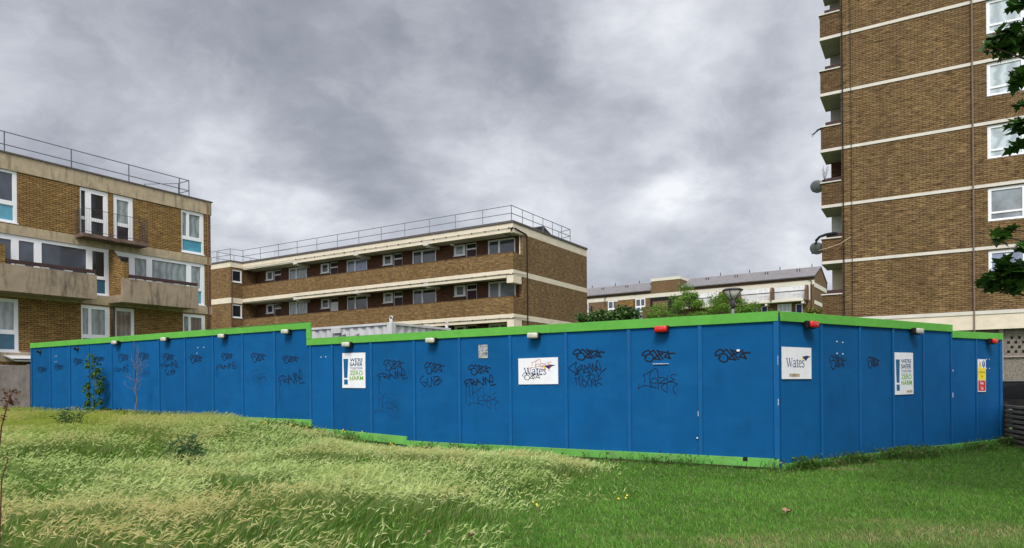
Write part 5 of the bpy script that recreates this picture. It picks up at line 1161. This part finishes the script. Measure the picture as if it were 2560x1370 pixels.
for q, (sa2, sb2) in enumerate(((1, .3), (-1, .4), (.2, -1))):
    HV += [P1+ax*(hl*.2)[:, None]-s1*.0012, P1+ax*(hl*.2)[:, None]+s1*.0012, P2+ax*.03+s1*(sa2*.016)+s2*(sb2*.014)]
HV = np.stack(HV, 1).reshape(-1, 3); f = np.array([(0, 1, 2), (1, 3, 2), (0, 4, 5), (4, 3, 5), (6, 7, 8), (9, 10, 11), (12, 13, 14)]); HF = (f[None]+(np.arange(n)*15)[:, None, None]).reshape(-1, 3)
o = fast_mesh('barley_heads', np.concatenate([V, HV]), np.concatenate([F, HF+len(V)]), M['grass'], None, np.concatenate([T, np.repeat(col, 15, 0)])); tag(o, 'pale nodding wild barley seed heads swept by the wind', 'grass', kind='stuff')
# --- weeds and rank grass along the foot of the hoarding
n = 26000; u = rng.random(n)*8.3; dd = -.06-np.abs(rng.normal(0, .20, n))*(.4+.6*sst(2, 4, u)); ok = rng.random(n) < (.06+1.0*sst(.45, .65, fbm(u*1.1, u*0, 91)))*(.10+.9*sst(1.6, 2.6, u)+.5*sst(.75, .55, u)*sst(.3, .45, u)); u, dd = u[ok], dd[ok]
bx = CORNER[0]+u*BV[0]+dd*BN[0]; by = CORNER[1]+u*BV[1]+dd*BN[1]
n2_ = 7000; ua = -rng.random(n2_)*17; da = -.06-np.abs(rng.normal(0, .09, n2_)); ok = rng.random(n2_) < .10+.8*sst(.50, .68, fbm(ua*1.3, ua*0, 93)); ua, da = ua[ok], da[ok]
bx = np.concatenate([bx, CORNER[0]-ua*LV[0]*-1*-1+da*RV[0] if False else CORNER[0]+(-ua)*LV[0]+da*RV[0]]); by = np.concatenate([by, CORNER[1]+(-ua)*LV[1]+da*RV[1]])
n = len(bx); col = mixc(C(.035, .100, .014), C(.115, .240, .040), rng.random(n)); dry = rng.random(n) < .10; col[dry] = C(.25, .19, .10)
V, F, T, Tip, *_ = blade_mesh(bx, by, (.06+.19*rng.random(n)**1.6), .008+.006*rng.random(n), .2+.7*rng.random(n), rng.uniform(0, 2*PI, n), .5*rng.random(n), col, 'w')
q = rng.random(n) < .5; LVt, LFt = leaf_cloud(Tip[q]-np.array([0, 0, .02]), .045, rng, 'oval', .5)
o = fast_mesh('rank_weeds', np.concatenate([V, LVt]), np.concatenate([F, LFt+len(V)]), M['grass'], None, np.concatenate([T, np.repeat(col[q], 6, 0)])); tag(o, 'dark rank weeds along the foot of the hoarding', 'weeds', kind='stuff')
# --- dead leaves and yellow flowers lying in the grass
def deadleaf(label, px, py, s_, seed, two=False):
    rr_ = np.random.default_rng(seed); Y = 1709*(E-.05)/(py-955); b = gpos(px, Y)
    V = []; F = []
    for k in range(2 if two else 1):
        g = np.linspace(-1, 1, 7); a, c_ = np.meshgrid(g, g); r_ = np.sqrt(a**2+c_**2); ang = np.arctan2(c_, a); lob = .75+.25*np.cos(5*ang)
        X = a*lob*s_+k*s_*.9; Yv = c_*lob*s_*.7-k*s_*.3; Z = .07+.35*s_*np.sin(a*2.2+seed+k)+.25*s_*np.cos(c_*2.5+k*2)+rr_.normal(0, .05*s_, a.shape)
        o0 = len(V); V += np.stack([X, Yv, Z], -1).reshape(-1, 3).tolist()
        for j in range(6):
            for i in range(6): F += [(o0+j*7+i, o0+j*7+i+1, o0+(j+1)*7+i+1), (o0+j*7+i, o0+(j+1)*7+i+1, o0+(j+1)*7+i)]
    o = fast_mesh('dead_leaf', np.array(V), np.array(F), M['deadleaf']); o.location = b; o.rotation_euler = (.3, .2, seed); tag(o, label, 'leaf', 'dead leaves lying on the grass')
deadleaf('large curled brown leaf lying on the lawn below the hoarding corner', 1953, 1284, .055, 1, True)
deadleaf('broad pale brown leaf at the edge of the long grass in the foreground', 1172, 1338, .055, 2, True)
deadleaf('dark crumpled leaf left of the broad pale leaf', 1066, 1336, .045, 3)
deadleaf('flat brown leaf half hidden in the barley heads in the foreground', 868, 1340, .06, 4)
fl = [(1454, 1158), (1560, 1242), (1335, 1254), (660, 1088), (735, 1060), (905, 1090), (860, 1075), (770, 1065), (980, 1125)]
V = []; F = []
for px, py in fl:
    Y = 1709*(E-.1)/(py-955)
    if px < 1000: Y = min(Y, 15.0)
    x, y, z = gpos(px, Y)
    for j in range(3):
        cx_, cy_, cz_ = x+rng.normal(0, .04), y+rng.normal(0, .04), z+.06+(.12 if px < 1000 else 0)+.02*j; o0 = len(V); V.append((cx_, cy_, cz_))
        for k in range(7): V.append((cx_+.011*math.cos(k*2*PI/7), cy_+.007*math.sin(k*2*PI/7), cz_+.008*math.sin(k*2*PI/7)))
        F += [(o0, o0+1+k, o0+1+(k+1) % 7) for k in range(7)]
o = fast_mesh('yellow_flowers', np.array(V), np.array(F), M['yflower']); tag(o, 'tiny scattered yellow wild flowers in the grass', 'flowers', kind='stuff')
